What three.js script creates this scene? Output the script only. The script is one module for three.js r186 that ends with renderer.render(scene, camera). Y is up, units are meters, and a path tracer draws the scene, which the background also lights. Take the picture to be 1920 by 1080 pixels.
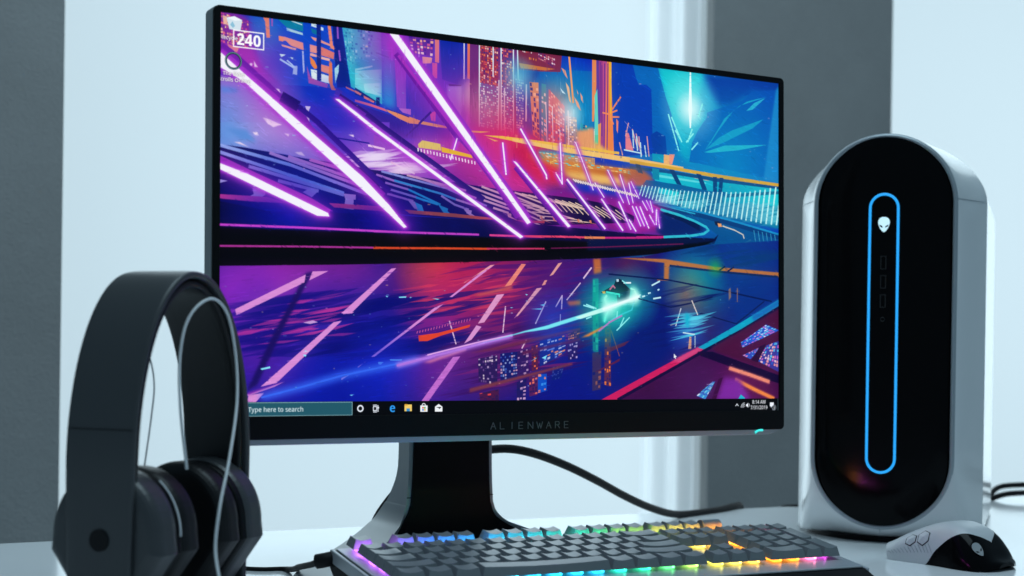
import * as THREE from 'three';
import { RoundedBoxGeometry } from 'three/addons/geometries/RoundedBoxGeometry.js';
import { RectAreaLightUniformsLib } from 'three/addons/lights/RectAreaLightUniformsLib.js';
import * as BGU from 'three/addons/utils/BufferGeometryUtils.js';

// ---------------------------------------------------------------- camera, light, exposure
const scene = new THREE.Scene();
const camera = new THREE.PerspectiveCamera(26.283, 1920 / 1320, 0.05, 20);
camera.setViewOffset(1920, 1320, 0, 0, 1920, 1080);              // the picture is the upper part of the lens's frame
camera.position.set(-0.717, 0.22, 1.2046);
camera.rotation.set(-0.00475, -0.52701, 0.014395, 'YXZ');
camera.focus = 1.42;
camera.userData.fStop = camera.getFocalLength() / 8;             // an aperture of 8 mm
const renderer = new THREE.WebGLRenderer({ antialias: true });
renderer.toneMapping = THREE.LinearToneMapping;
renderer.toneMappingExposure = 1;
renderer.shadowMap.enabled = true;
RectAreaLightUniformsLib.init();
const DAY = new THREE.Color().setRGB(0.65, 0.81, 0.88);          // cool daylight behind the window blinds
scene.background = new THREE.Color().setRGB(0.1, 0.165, 0.215); // the dim unlit room around
function areaLight(name, w, h, color, intensity, pos, look) {
  const l = new THREE.RectAreaLight(color, intensity, w, h); l.name = name; l.position.set(...pos); l.lookAt(...look); scene.add(l); return l;
}

// ---------------------------------------------------------------- helpers
const V3 = (x, y, z) => new THREE.Vector3(x, y, z), V2 = (x, y) => new THREE.Vector2(x, y);
const taken = {};
const numbered = (n) => { taken[n] = (taken[n] ?? -1) + 1; return taken[n] ? `${n}_${String(taken[n]).padStart(3, '0')}` : n; };
function thing(name, label, category, pos = [0, 0, 0], turn = 0, group) {
  const o = new THREE.Group(); o.name = numbered(name); o.position.set(...pos); o.rotation.y = turn; o.userData = { label, category };
  if (group) o.userData.group = group; scene.add(o); return o;
}
function part(name, geo, mat, parent, label) {
  const m = new THREE.Mesh(geo, mat); m.name = name; m.castShadow = m.receiveShadow = true; if (label) m.userData.label = label; parent.add(m); return m;
}
function structure(name, geo, mat) { const m = new THREE.Mesh(geo, mat); m.name = name; m.castShadow = m.receiveShadow = true; m.userData.kind = 'structure'; scene.add(m); return m; }
const merge = (list) => BGU.mergeGeometries(list.map((g) => { const q = g.index ? g.toNonIndexed() : g; for (const k of Object.keys(q.attributes)) if (!['position', 'normal', 'uv'].includes(k)) q.deleteAttribute(k); return q; }));
const box = (w, h, d, x = 0, y = 0, z = 0, r = 0) => (r ? new RoundedBoxGeometry(w, h, d, 3, r) : new THREE.BoxGeometry(w, h, d)).translate(x, y, z);
function extrude(points, depth, bevel = 0, holes = [], seg = 2, curve = 12) {
  const s = points instanceof THREE.Shape ? points : new THREE.Shape(points.map((p) => V2(...p)));
  for (const h of holes) s.holes.push(h instanceof THREE.Path ? h : new THREE.Path(h.map((p) => V2(...p))));
  return new THREE.ExtrudeGeometry(s, { depth, bevelEnabled: bevel > 0, bevelSize: bevel, bevelThickness: bevel, bevelOffset: -bevel, bevelSegments: seg, curveSegments: curve });
}
const tube = (pts, r, n = 80, closed = false, radial = 10) => new THREE.TubeGeometry(new THREE.CatmullRomCurve3(pts.map((p) => V3(...p)), closed, 'centripetal'), n, r, radial, closed);
function grid(nu, nv, fn, closeU = false) {                        // a surface fn(u, v) -> [x, y, z]
  const pos = [], uv = [], idx = [];
  for (let j = 0; j <= nv; j++) for (let i = 0; i <= nu; i++) { pos.push(...fn(i / nu, j / nv)); uv.push(i / nu, j / nv); }
  for (let j = 0; j < nv; j++) for (let i = 0; i < nu; i++) { const a = j * (nu + 1) + i, b = a + 1, c = a + nu + 1, d = c + 1; idx.push(a, b, d, a, d, c); }
  let g = new THREE.BufferGeometry();
  g.setAttribute('position', new THREE.Float32BufferAttribute(pos, 3)); g.setAttribute('uv', new THREE.Float32BufferAttribute(uv, 2)); g.setIndex(idx);
  if (closeU) { g.deleteAttribute('uv'); g = BGU.mergeVertices(g, 1e-6); const n = g.attributes.position.count; g.setAttribute('uv', new THREE.Float32BufferAttribute(new Float32Array(n * 2), 2)); }
  g.computeVertexNormals(); return g;
}
const smooth = (a, b, x) => { const t = Math.min(1, Math.max(0, (x - a) / (b - a))); return t * t * (3 - 2 * t); };
const lut = (xs, ys) => {                                          // smooth curve through the points
  const n = xs.length, d = xs.slice(1).map((x, i) => (ys[i + 1] - ys[i]) / (x - xs[i])), m = xs.map((_, i) => (i === 0 ? d[0] : i === n - 1 ? d[n - 2] : d[i - 1] * d[i] <= 0 ? 0 : 2 * d[i - 1] * d[i] / (d[i - 1] + d[i])));
  return (x) => { let i = 0; while (i < n - 2 && x > xs[i + 1]) i++; const h = xs[i + 1] - xs[i], t = Math.min(1, Math.max(0, (x - xs[i]) / h)), a = t * t * t, q = t * t; return (2 * a - 3 * q + 1) * ys[i] + (a - 2 * q + t) * h * m[i] + (3 * q - 2 * a) * ys[i + 1] + (a - q) * h * m[i + 1]; };
};

// ---------------------------------------------------------------- the picture on the screen: brush strokes in desktop pixels (1920 x 1080)
// p polygon, g soft glow, l line, w block of small lit windows, t neon tube, f brush streaks, c clip to a region
const DESKTOP_PICTURE = [["p","#0a30b4",[-48,-27,2014,-290,2015,637,-45,710],0],
  ["p","#0a57b4",[1255,-17,1942,-92,1943,351,1255,303],0],
  ["p","#14b4c6",[1428,-8,1611,-4,1582,118,1612,144,1570,204,1553,291,1518,265,1483,150,1451,60],9],
  ["g","#25e0dc",[1535,80],210,0.75],
  ["g","#12a8c8",[1636,285],420,0.6],
  ["p","#0a3eac",[1255,-17,1329,-16,1346,38,1358,62,1386,57,1406,71,1410,199,1414,273,1255,294],0],
  ["p","#0c66b6",[1329,-16,1428,-8,1460,87,1483,141,1518,251,1483,272,1410,213,1406,71,1386,57,1358,62],0],
  ["p","#0a3f9c",[1403,213,1426,200,1460,213,1466,269,1414,278],0],
  ["p","#0b3f9e",[1611,1,1930,-7,1930,27,1805,39,1719,93,1671,100,1638,56],10],
  ["p","#0a52b0",[1930,22,1805,39,1768,72,1695,98,1623,124,1624,138,1588,184,1565,224,1553,286,1861,317,1880,228],0],
  ["g","#0d8cc4",[1720,288],300,0.85],
  ["p","#1c86c8",[1908,25,1930,-2,1930,337,1856,320],3],
  ["p","#1fa2c8",[1613,248,1647,203,1695,136,1756,90,1870,50,1787,73,1732,107,1671,177,1636,223],0],
  ["p","#1a9cc6",[1617,244,1671,201,1726,172,1855,125,1811,158,1695,213],0],
  ["p","#27b2cc",[1612,252,1695,224,1870,208,1750,235,1636,252],0],
  ["p","#2fb0d0",[1784,104,1817,75,1864,54,1811,97],0],
  ["p","#0b4fa8",[1805,39,1793,50,1774,57,1780,42],0],
  ["g","#ffffff",[1557,120],60,0.9],
  ["g","#c8ffff",[1557,111],130,0.6],
  ["p","#e6ffff",[1555,0,1560,-1,1564,120,1560,179,1555,179,1550,121],0],
  ["l","#8ff4f0",5,[1483,150,1524,227],0],
  ["l","#8ff4f0",5,[1498,191,1518,218],0],
  ["l","#8ff4f0",5,[1471,142,1512,256],0],
  ["l","#8ff4f0",5,[1606,97,1589,141],0],
  ["l","#8ff4f0",5,[1588,222,1562,248],0],
  ["l","#8ff4f0",5,[1541,226,1570,195],0],
  ["l","#8ff4f0",5,[1565,181,1547,225],0],
  ["p","#0b46c2",[80,-5,354,-6,381,167,174,179,112,129],0],
  ["p","#0a6cc4",[80,-5,161,-7,174,48,118,134,87,58],14],
  ["p","#8a2c9e",[-5,-4,47,-7,77,13,84,59,118,146,181,187,81,150,-5,83],10],
  ["g","#a838b8",[90,137],170,0.8],
  ["w","#7a2a98",["#e86a8a","#f0a878","#c84a98","#f2c8a0","#5a2aa0"],14,10,[1,1,80,15,87,91,2,83],0.6,3],
  ["p","#e8b8a0",[7,9,19,11,21,34,10,32],0],
  ["p","#dd8a88",[20,84,53,91,47,107,26,94],0],
  ["p","#e0806a",[120,-1,138,0,141,54,131,55,127,12],0],
  ["p","#9a58b8",[144,0,149,1,149,22,145,22],0],
  ["p","#0a7ca0",[161,-1,237,1,237,26,190,21],0],
  ["p","#cfe6ee",[199,-1,234,6,234,9,202,2],0],
  ["p","#a8cadc",[188,21,236,30,236,36,190,29],0],
  ["p","#dc8a86",[167,46,186,47,237,57,239,77,220,73,202,69,187,57,168,59],0],
  ["p","#e88a6a",[166,46,180,48,179,60,167,59],0],
  ["p","#e09a98",[174,68,218,75,214,80,176,73],0],
  ["p","#c8dcec",[168,95,187,95,174,103],0],
  ["p","#c0d4ec",[199,100,209,101,206,106],0],
  ["p","#9aa8e0",[210,123,221,122,220,147,207,146],0],
  ["l","#a8bcec",5,[170,109,210,128],0],
  ["l","#a8bcec",4,[190,110,203,119,212,127],0],
  ["p","#a8b0e4",[234,79,239,80,242,133,238,143,236,116],0],
  ["w","#0a2a9c",["#dc8a86","#e88a5a","#0a2a9c"],1,1,[256,9,257,9,257,9,256,9],0,1],
  ["p","#e09088",[257,59,279,62,281,82,258,80],0],
  ["p","#d87870",[287,61,330,74,328,92,287,85],0],
  ["p","#e8a8a0",[258,82,281,86,279,92,258,90],0],
  ["p","#e8b0a8",[287,89,318,92,315,99,287,95],0],
  ["p","#e8843a",[257,91,271,103,281,123,271,125,260,113],0],
  ["p","#dc8478",[287,110,315,114,315,135,289,129],0],
  ["p","#d8e8ec",[260,127,283,129,284,156,263,153],0],
  ["p","#d8e4ec",[289,135,315,141,315,161,289,157],0],
  ["p","#a04ca8",[248,118,260,150,283,157,312,163,309,174,254,166],0],
  ["p","#cfe4ee",[261,-1,276,1,276,11,261,8],0],
  ["p","#cfe4ee",[285,5,297,9,297,17,285,15],0],
  ["p","#0a7098",[260,14,278,18,278,31,264,27],0],
  ["p","#e89c84",[259,37,277,40,275,49,266,44],0],
  ["p","#e89c8a",[285,42,318,52,321,58,289,50],0],
  ["l","#0a2080",13,[283,0,285,156],0],
  ["l","#e8886a",9,[314,-1,322,58,339,66],0],
  ["p","#e0744a",[315,98,323,101,326,164,336,178,322,178,313,153],0],
  ["p","#3a2a9c",[335,172,354,178,353,191,331,193],0],
  ["p","#071e80",[324,-7,351,-5,380,166,339,170,332,97],0],
  ["l","#9858c8",5,[339,-1,341,34],0],
  ["l","#9858c8",5,[344,65,348,95],0],
  ["p","#a8d8e8",[331,118,344,104,343,126,333,160],0],
  ["p","#2cb4c6",[352,-9,433,-12,434,187,381,164],0],
  ["p","#33bcca",[392,-8,473,-5,477,204,453,195,393,167],0],
  ["w","#33bcca",["#7fe4e4","#1a8cae","#0f78a8","#54d0d4"],12,12,[355,3,425,4,425,102,371,102],0.55,8],
  ["w","#33bcca",["#8fe8e8","#1688b0","#0f74a8"],7,8,[392,1,447,1,448,78,393,77],0.5,9],
  ["p","#17a6c2",[393,82,475,70,475,107,393,119],4],
  ["p","#7adfe2",[393,112,446,97,446,102,393,118],0],
  ["p","#70d6de",[393,118,475,105,475,184,393,166],0],
  ["p","#96e6ea",[419,151,473,144,473,179,423,175],0],
  ["p","#1a78b8",[458,185,469,185,469,207,456,202],0],
  ["p","#1b90d2",[474,-4,518,-6,518,214,477,205],8],
  ["p","#7a52c4",[515,61,551,60,552,218,523,206],0],
  ["p","#8a4cc4",[493,26,520,23,521,70,497,72],6],
  ["p","#b078c8",[528,210,567,209,567,226,541,221],0],
  ["p","#1a30a8",[552,131,631,136,688,216,632,211,562,199],8],
  ["g","#a832b8",[503,19],170,0.85],
  ["g","#9030b8",[583,85],200,0.6],
  ["p","#0a2aa2",[659,-5,748,-4,752,111,731,126,667,114],0],
  ["w","#5a2a98",["#e8a890","#f0d8d0","#c85a90","#3a1f90"],7,6,[558,-1,640,-3,637,51,569,49],0.75,5],
  ["p","#d87880",[643,-3,657,-3,657,68,644,66],0],
  ["p","#e4a48c",[603,55,635,55,632,71,604,75],0],
  ["p","#cc5c90",[635,69,651,69,651,113,636,111],0],
  ["p","#d85a8a",[628,215,647,207,646,238,632,236],0],
  ["l","#d8e0f0",4,[739,-3,739,106],0],
  ["p","#e88048",[750,-3,762,-2,759,105,750,103],0],
  ["p","#c84a60",[764,-2,771,-2,767,154,762,155],0],
  ["p","#ecc428",[771,-2,778,-1,778,20,772,19],0],
  ["p","#ecc428",[772,52,779,52,778,93,766,92,768,69,772,68],0],
  ["p","#a84a9a",[748,106,779,109,782,249,748,245],8],
  ["g","#b838b0",[731,177],190,0.7],
  ["p","#9a68cc",[684,131,731,127,731,221,685,209],3],
  ["p","#5a2a88",[687,125,731,124,729,127,691,131],0],
  ["p","#b08ad0",[685,254,710,252,709,278,683,277],0],
  ["g","#c8b8c8",[778,150],70,0.8],
  ["p","#6a2a78",[758,-8,919,-3,924,252,758,250],0],
  ["p","#0a55b0",[920,52,1186,37,1190,230,996,246,950,152],0],
  ["g","#0f9cc0",[1119,166],170,0.8],
  ["g","#0d80bc",[1041,150],200,0.5],
  ["p","#7c2a4c",[919,-5,1075,-3,1070,51,995,57,923,59],0],
  ["p","#0a3494",[907,59,995,56,980,91,957,100,912,91],6],
  ["p","#c8723c",[923,39,1051,44,1018,52,931,54],0],
  ["w","#7c2a5a",["#f0e0e8","#e0a0a0","#4a2a70","#c05a70"],9,4,[991,-2,1051,13,1051,43,991,20],0.75,11],
  ["w","#7c2a4c",["#f4f0f0","#c85a50"],6,2,[931,-3,972,-3,970,7,938,6],0.7,12],
  ["w","#7c2a4c",["#e0883a","#7c2a4c"],6,2,[957,9,987,9,986,30,959,25],0.6,13],
  ["w","#8c2c50",["#e07848","#d04a58","#6a1f60","#f0c8b8","#2a2a80"],10,17,[790,-2,853,-1,854,123,791,110],0.72,14],
  ["w","#5a3a90",["#c8f4f6","#9adce8","#e8f8f8","#3a60a8","#7a3a88"],10,19,[789,110,854,116,854,248,789,239],0.72,15],
  ["w","#6a2a70",["#e0785a","#d0506a","#f0d0c8","#2a2a80"],7,15,[864,-3,905,-2,906,115,864,109],0.72,16],
  ["w","#4a3a98",["#b8ecf4","#e8f4f8","#5a70c0","#a04a90"],7,19,[864,112,906,118,906,250,864,245],0.72,17],
  ["w","#1c50c4",["#9ae8f4","#e0f8fa","#3a8ae0"],5,20,[912,86,941,88,941,238,916,236],0.7,18],
  ["l","#c8ecf4",5,[950,100,949,211],0],
  ["l","#d8e8f4",4,[790,-2,790,241],0],
  ["l","#d8e8f4",4,[863,-3,864,247],0],
  ["l","#d8e8f4",4,[905,-3,906,250],0],
  ["l","#d8e8f4",4,[919,-3,922,90],0],
  ["l","#d8e8f4",4,[836,0,836,89],0],
  ["l","#d8e8f4",4,[856,97,854,245],0],
  ["l","#d8e8f4",4,[875,118,875,243],0],
  ["g","#5ae0f0",[923,85],75,0.9],
  ["g","#b8f4f8",[816,194],110,0.45],
  ["w","#d09c6c",["#123a8a","#f0d0a0","#123a8a"],3,11,[961,92,992,91,996,262,973,249],0.75,20],
  ["w","#1094b4",["#e0a890","#d8e8ec","#1094b4"],2,14,[1003,92,1019,94,1020,280,1002,265],0.75,21],
  ["w","#a85a84",["#e87a68","#f0c8c0","#3a6ab0","#e8f0f0"],7,16,[1028,106,1085,153,1085,278,1027,273],0.7,22],
  ["g","#f0a080",[1057,142],90,0.6],
  ["w","#9a9098",["#f4f4f0","#e8c090","#5a7a98"],6,14,[1088,182,1127,183,1136,286,1088,283],0.75,23],
  ["w","#118aa4",["#6ac4d8","#e0a080","#0a4a90"],4,12,[1142,199,1176,208,1176,286,1140,284],0.7,24],
  ["g","#e8f8f8",[1103,178],60,0.8],
  ["p","#e08868",[1172,215,1190,210,1190,277,1174,284],4],
  ["l","#f0f4f4",3,[1041,157,1044,275],0],
  ["l","#f0f4f4",3,[1097,165,1100,283],0],
  ["l","#f0f4f4",3,[1068,227,1069,292],0],
  ["l","#f0f4f4",3,[1192,213,1193,290],0],
  ["l","#f0f4f4",3,[1018,146,1023,273],0],
  ["p","#d86aa0",[1074,1,1089,21,1083,13],0],
  ["p","#e09a80",[1072,37,1087,44,1097,71,1084,57],0],
  ["p","#e8b890",[1088,79,1101,95,1108,142,1101,135],0],
  ["p","#e8a080",[1117,119,1134,138,1144,162,1129,149],0],
  ["p","#e0a090",[1127,96,1136,113,1131,111],0],
  ["p","#e8a080",[1140,105,1150,120,1152,138,1144,128],0],
  ["p","#c8e4f0",[1068,98,1090,117,1076,113],0],
  ["p","#c8e4f0",[1016,62,1025,72,1020,68],0],
  ["p","#f0a060",[1097,-2,1104,-1,1119,140,1113,141],0],
  ["p","#e48a50",[1184,-3,1201,-2,1200,75,1191,190,1184,191],0],
  ["p","#5a3a98",[1199,0,1209,1,1210,279,1201,253],0],
  ["p","#9a3f88",[1208,-1,1226,1,1224,290,1215,286],0],
  ["p","#b8508a",[1222,0,1239,1,1236,289,1225,288],0],
  ["p","#ec8448",[1238,-1,1252,1,1265,291,1231,291],0],
  ["p","#ecb02c",[1245,0,1255,0,1256,184,1250,180],0],
  ["p","#5ed2c2",[1193,111,1203,89,1208,234,1206,259,1193,258],0],
  ["p","#e8944c",[1206,198,1217,192,1214,288,1207,284],0],
  ["p","#4ac8a0",[1193,231,1206,230,1206,259,1193,260],0],
  ["l","#6a2f8a",4,[1214,6,1213,188],0],
  ["l","#6a2f8a",4,[1220,14,1220,233],0],
  ["l","#6a2f8a",4,[1230,8,1228,287],0],
  ["l","#6a2f8a",4,[1242,7,1239,286],0],
  ["l","#f08a58",5,[1258,147,1290,105],0],
  ["l","#f08a58",5,[1255,157,1277,148],0],
  ["l","#f08a58",5,[1249,171,1285,168],0],
  ["l","#f08a58",5,[1253,175,1263,193],0],
  ["l","#f08a58",5,[1222,160,1255,164],0],
  ["p","#e0986a",[1128,223,1188,212,1195,283,1128,281],5],
  ["p","#e8ae60",[1191,254,1209,257,1263,287,1191,283],5],
  ["p","#f08a70",[1273,174,1281,182,1279,219,1274,210],0],
  ["p","#e08088",[1308,207,1320,216,1338,269,1308,267],0],
  ["l","#e0a0a0",4,[1333,201,1355,264],0],
  ["l","#e0a0a0",4,[1347,213,1369,281],0],
  ["l","#e0a0a0",4,[1285,246,1297,286],0],
  ["l","#e0a0a0",4,[1319,183,1308,226],0],
  ["l","#e0a0a0",4,[1389,219,1397,283],0],
  ["l","#e0a0a0",4,[1358,222,1364,268],0],
  ["l","#c8ecf0",4,[1335,205,1338,260],0],
  ["l","#c8ecf0",4,[1349,222,1353,268],0],
  ["l","#c8ecf0",4,[1364,240,1367,286],0],
  ["l","#c8ecf0",4,[1302,268,1369,274],0],
  ["l","#c8ecf0",4,[1380,248,1386,284],0],
  ["p","#0f98b8",[1409,271,1454,272,1452,298,1410,294],0],
  ["p","#eab070",[1454,271,1477,272,1475,303,1453,302],0],
  ["p","#f09478",[1475,269,1496,268,1486,300,1476,301],0],
  ["p","#141c92",[393,208,484,228,597,250,688,256,703,282,528,296,393,217],0],
  ["p","#0a1680",[413,219,535,257,552,294,521,297,393,230],6],
  ["p","#3a24a0",[583,253,695,256,703,284,583,293],14],
  ["p","#e0745c",[364,164,412,180,411,184,367,169],0],
  ["p","#dc7468",[419,184,434,190,434,196,419,188],0],
  ["p","#0a1c70",[393,164,456,195,455,201,413,188,393,184],0],
  ["p","#e07870",[393,172,413,180,410,185,393,179],0],
  ["p","#dc7470",[419,184,453,198,450,202,421,192],0],
  ["p","#d8667c",[393,198,443,206,504,220,494,224,443,213,393,204],0],
  ["p","#ec9c50",[483,217,504,220,562,231,597,239,593,250,562,250,531,240,500,226],0],
  ["p","#eaae44",[599,240,653,245,688,249,692,254,646,253,597,249],0],
  ["l","#0a1470",6,[593,249,632,211],0],
  ["l","#0a1470",5,[593,250,552,287],0],
  ["p","#0a1a70",[458,186,469,185,470,210,562,231,562,234,458,207],0],
  ["p","#c4265e",[758,247,928,245,1003,262,1019,303,759,323],12],
  ["p","#b03898",[572,305,721,278,867,274,1014,324,1014,440,824,421,679,408,584,381],16],
  ["g","#dc2a58",[894,291],260,0.85],
  ["g","#e03a6a",[824,338],200,0.5],
  ["g","#9a30b0",[663,353],230,0.7],
  ["g","#c03090",[868,361],170,0.6],
  ["p","#c01f50",[902,267,992,283,1064,335,1101,368,1092,392,903,378],14],
  ["g","#e02a48",[1046,337],130,0.7],
  ["p","#eab84a",[802,264,868,261,1003,265,1284,276,1284,284,1096,277,905,273],0],
  ["p","#e89a50",[758,254,827,252,795,258,758,259],0],
  ["p","#e8a860",[813,269,855,277,842,279],0],
  ["p","#17a8c0",[992,294,1092,295,1157,305,1129,319,1005,320],6],
  ["w","#b08a70",["#5ad0dc","#f0f0e8","#e8b060"],16,5,[992,298,1194,302,1194,338,1019,319],0.55,31],
  ["p","#cc7c3c",[947,311,1147,318,1366,334,1401,351,1357,387,1222,381,1119,373,1055,340],8],
  ["p","#e8b866",[1083,352,1308,352,1323,375,1204,379,1101,366],7],
  ["p","#b8602c",[1119,335,1347,339,1396,356,1366,366,1222,348],6],
  ["w","#cc7c3c",["#e8d080","#5ac8d0","#e8b060"],20,3,[1005,317,1347,327,1347,343,1037,330],0.4,32],
  ["p","#eec070",[902,265,1092,278,1347,291,1530,305,1530,317,1347,307,1092,293,903,274],0],
  ["p","#d8a838",[1324,298,1461,305,1663,319,1920,332,1920,343,1664,331,1461,315,1324,309],0],
  ["p","#19b6ca",[1403,323,1664,332,1920,346,1920,373,1686,380,1525,366,1420,356],0],
  ["p","#62d8e0",[1436,336,1620,348,1620,353,1436,344],0],
  ["p","#e8c8a8",[1521,327,1576,330,1637,343,1576,338],0],
  ["p","#0b4a86",[1324,317,1461,320,1664,331,1920,342,1920,351,1664,343,1461,329,1324,327],0],
  ["p","#b85a3a",[1324,327,1374,330,1420,354,1349,362,1325,361],6],
  ["p","#0b3c76",[1345,308,1363,310,1374,337,1355,335],0],
  ["p","#0d86a8",[1409,317,1436,319,1436,353,1411,351],0],
  ["p","#0b3a74",[1474,316,1494,317,1524,364,1504,361],0],
  ["p","#0b3a74",[1581,322,1600,324,1625,374,1605,373],0],
  ["p","#0b3a74",[1648,328,1664,328,1664,378,1648,378],0],
  ["p","#0b3a74",[1675,329,1690,329,1684,377,1669,377],0],
  ["p","#0c5c98",[1386,356,1525,363,1646,376,1697,374,1694,390,1681,408,1577,394,1449,381,1374,371],0],
  ["g","#9a6a58",[1349,359],70,0.7],
  ["p","#0d88aa",[1325,377,1432,378,1694,387,1920,360,1920,482,1664,450,1491,430,1349,411],3],
  ["p","#1acad8",[1434,378,1513,386,1512,401,1434,395],0],
  ["p","#20c8d4",[1686,391,1920,360,1920,407,1690,410],3],
  ["p","#0b6e96",[1699,381,1920,357,1920,367,1699,392],0],
  ["p","#0c5f90",[1512,386,1534,384,1525,433,1504,431],0],
  ["p","#0c6a98",[1620,379,1686,385,1677,439,1620,442],6],
  ["p","#0a2a9a",[1325,384,1366,392,1432,425,1325,418],10],
  ["f","#7adce6",[1428,401,1512,396,1508,427,1428,422],30,3,41],
  ["f","#62c8d8",[1655,412,1916,403,1916,464,1659,447],90,4,42],
  ["f","#62c8d8",[1534,409,1620,403,1616,439,1534,429],26,3,43],
  ["p","#0a5694",[1399,427,1577,447,1920,500,1920,644,1325,665,1325,594,1491,569,1669,516,1637,497,1559,473,1441,443],0],
  ["g","#0a78b0",[1708,493],200,0.5],
  ["g","#083a78",[1708,599],260,0.6],
  ["l","#1c90c8",9,[1403,428,1598,446,1752,471,1920,501],0],
  ["l","#0a3c78",14,[1407,435,1598,455,1752,480,1920,510],0],
  ["l","#2aa8cc",4,[1432,430,1577,451],0],
  ["p","#7c1a84",[1074,405,1251,413,1426,435,1460,465,1438,507,1357,529,1223,524,903,526,903,462],8],
  ["g","#b024a0",[1357,475],140,0.7],
  ["g","#8a1a78",[1440,494],90,0.8],
  ["p","#0a2668",[1434,451,1525,461,1594,481,1620,501,1577,517,1458,531,1424,514],4],
  ["p","#061a4c",[1462,451,1525,461,1594,485,1596,506,1534,481,1449,458],0],
  ["p","#8d76cc",[-1,170,66,175,244,291,-1,312],0],
  ["p","#8a86d4",[-6,296,202,278,329,380,257,376,187,367,133,363,65,357,-6,354],0],
  ["g","#5a98e0",[31,325],170,0.8],
  ["g","#b88ad8",[187,334],170,0.6],
  ["g","#c070c8",[143,244],120,0.5],
  ["p","#5a86d8",[2,199,50,200,47,212,8,216],4],
  ["p","#5a8ad4",[16,308,76,310,103,340,57,337],4],
  ["p","#5a3ac0",[257,273,500,252,501,397,422,387,337,322],0],
  ["g","#9a58c8",[418,360],170,0.8],
  ["p","#8a46bc",[451,293,592,329,738,410,613,403,511,394,451,391],0],
  ["g","#b860c8",[584,374],130,0.7],
  ["p","#4a2ab8",[225,213,426,249,426,276,302,287],10],
  ["g","#1a30b8",[335,245],120,0.7],
  ["p","#ecd8f0",[135,287,156,282,175,287,152,296],1],
  ["p","#ecd8f0",[40,345,57,344,84,356],1],
  ["p","#ecd8f0",[214,359,234,357,245,368,226,365],1],
  ["p","#ecd8f0",[93,314,106,313,110,322,99,321],1],
  ["p","#ecd8f0",[183,310,198,311,196,318],1],
  ["p","#ecd8f0",[373,298,389,297,391,304],1],
  ["p","#ecd8f0",[121,272,143,276,175,288,137,289],1],
  ["p","#ecd8f0",[152,190,168,191,174,205,162,204],1],
  ["p","#ecd8f0",[84,129,91,128,91,136,84,135],1],
  ["p","#ecd8f0",[95,121,101,130,107,138,97,138],1],
  ["f","#e8d8f4",[401,344,484,338,484,382,410,383],16,6,44],
  ["l","#e8c8e8",6,[434,323,486,330],0],
  ["l","#e0b0d8",5,[505,365,580,393],0],
  ["f","#e8d0ec",[503,361,584,370,584,396,511,386],8,8,45],
  ["p","#c8c0e8",[244,230,260,230,255,241,257,275,248,267,249,243],0],
  ["l","#16188a",4,[337,310,438,317],0],
  ["p","#0a0c58",[-7,354,65,357,141,364,257,375,329,379,422,388,501,395,501,517,-6,523],0],
  ["p","#0a0a52",[451,391,613,402,738,411,846,418,1014,432,1014,517,451,510],0],
  ["p","#10083c",[903,420,1152,431,1251,441,1342,472,1338,492,1037,516,903,519],0],
  ["l","#8aa4e6",9,[-6,355,203,395],0],
  ["l","#9a98e0",9,[203,395,430,460],0],
  ["l","#84a0e4",9,[-6,373,361,462],0],
  ["l","#9498dc",9,[82,407,361,467],0],
  ["l","#a494d8",9,[166,440,285,461],0],
  ["l","#b88cd0",9,[141,366,414,439],0],
  ["l","#bc84cc",9,[195,372,377,417],0],
  ["l","#c878c4",9,[257,376,351,394],0],
  ["l","#8a94d8",6,[475,393,679,427,816,471],0],
  ["l","#b07cc8",6,[459,403,515,417,572,428],0],
  ["l","#3aa0d8",6,[515,416,663,444,713,458],0],
  ["l","#c8a0cc",6,[713,458,781,473],0],
  ["l","#a880cc",6,[487,424,560,439],0],
  ["l","#2aa4d8",6,[560,439,663,476],0],
  ["l","#a890d4",6,[665,450,709,473,756,485],0],
  ["l","#9a88d0",6,[471,436,588,460],0],
  ["l","#2aa8dc",6,[584,460,655,476],0],
  ["l","#b088c8",6,[493,455,576,471],0],
  ["l","#c088c8",6,[584,401,781,450],0],
  ["l","#e0b0c0",6,[738,412,870,447],0],
  ["l","#e8bcc4",6,[771,434,883,463],0],
  ["l","#e8bcc4",6,[803,454,899,477],0],
  ["l","#e8c4bc",6,[837,475,890,487],0],
  ["l","#d0a0c0",6,[555,398,747,430],0],
  ["l","#e0b8b8",6,[798,415,868,433],0],
  ["l","#ecd2b4",5,[910,425,1014,453],0],
  ["l","#ecd2b4",5,[913,438,1014,467],0],
  ["l","#ecd2b4",5,[917,452,1014,481],0],
  ["l","#ecd2b4",5,[920,466,1014,495],0],
  ["l","#ecd2b4",5,[924,479,1014,509],0],
  ["l","#ecd2b4",5,[927,493,1014,523],0],
  ["l","#ecd2b4",3,[912,425,1005,440,1037,469],0],
  ["l","#ecd2b4",3,[935,427,1026,443,1056,470],0],
  ["l","#ecd2b4",3,[958,429,1047,446,1076,472],0],
  ["l","#ecd2b4",3,[981,431,1068,449,1095,473],0],
  ["l","#ecd2b4",3,[1005,433,1089,453,1114,474],0],
  ["l","#ecd2b4",3,[1028,435,1110,456,1134,475],0],
  ["l","#ecd2b4",3,[1052,437,1132,459,1153,477],0],
  ["l","#ecd2b4",3,[1075,439,1153,462,1173,478],0],
  ["l","#ecd2b4",3,[1099,441,1175,466,1192,479],0],
  ["l","#ecd2b4",3,[1123,443,1196,469,1212,480],0],
  ["l","#ecd2b4",3,[1147,445,1218,473,1232,482],0],
  ["l","#ecd2b4",3,[1172,447,1240,476,1252,483],0],
  ["l","#ecd2b4",3,[1196,449,1262,479,1272,484],0],
  ["l","#ecd2b4",3,[1221,451,1284,482,1292,485],0],
  ["l","#ecd2b4",3,[1245,454,1306,486,1312,487],0],
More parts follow.
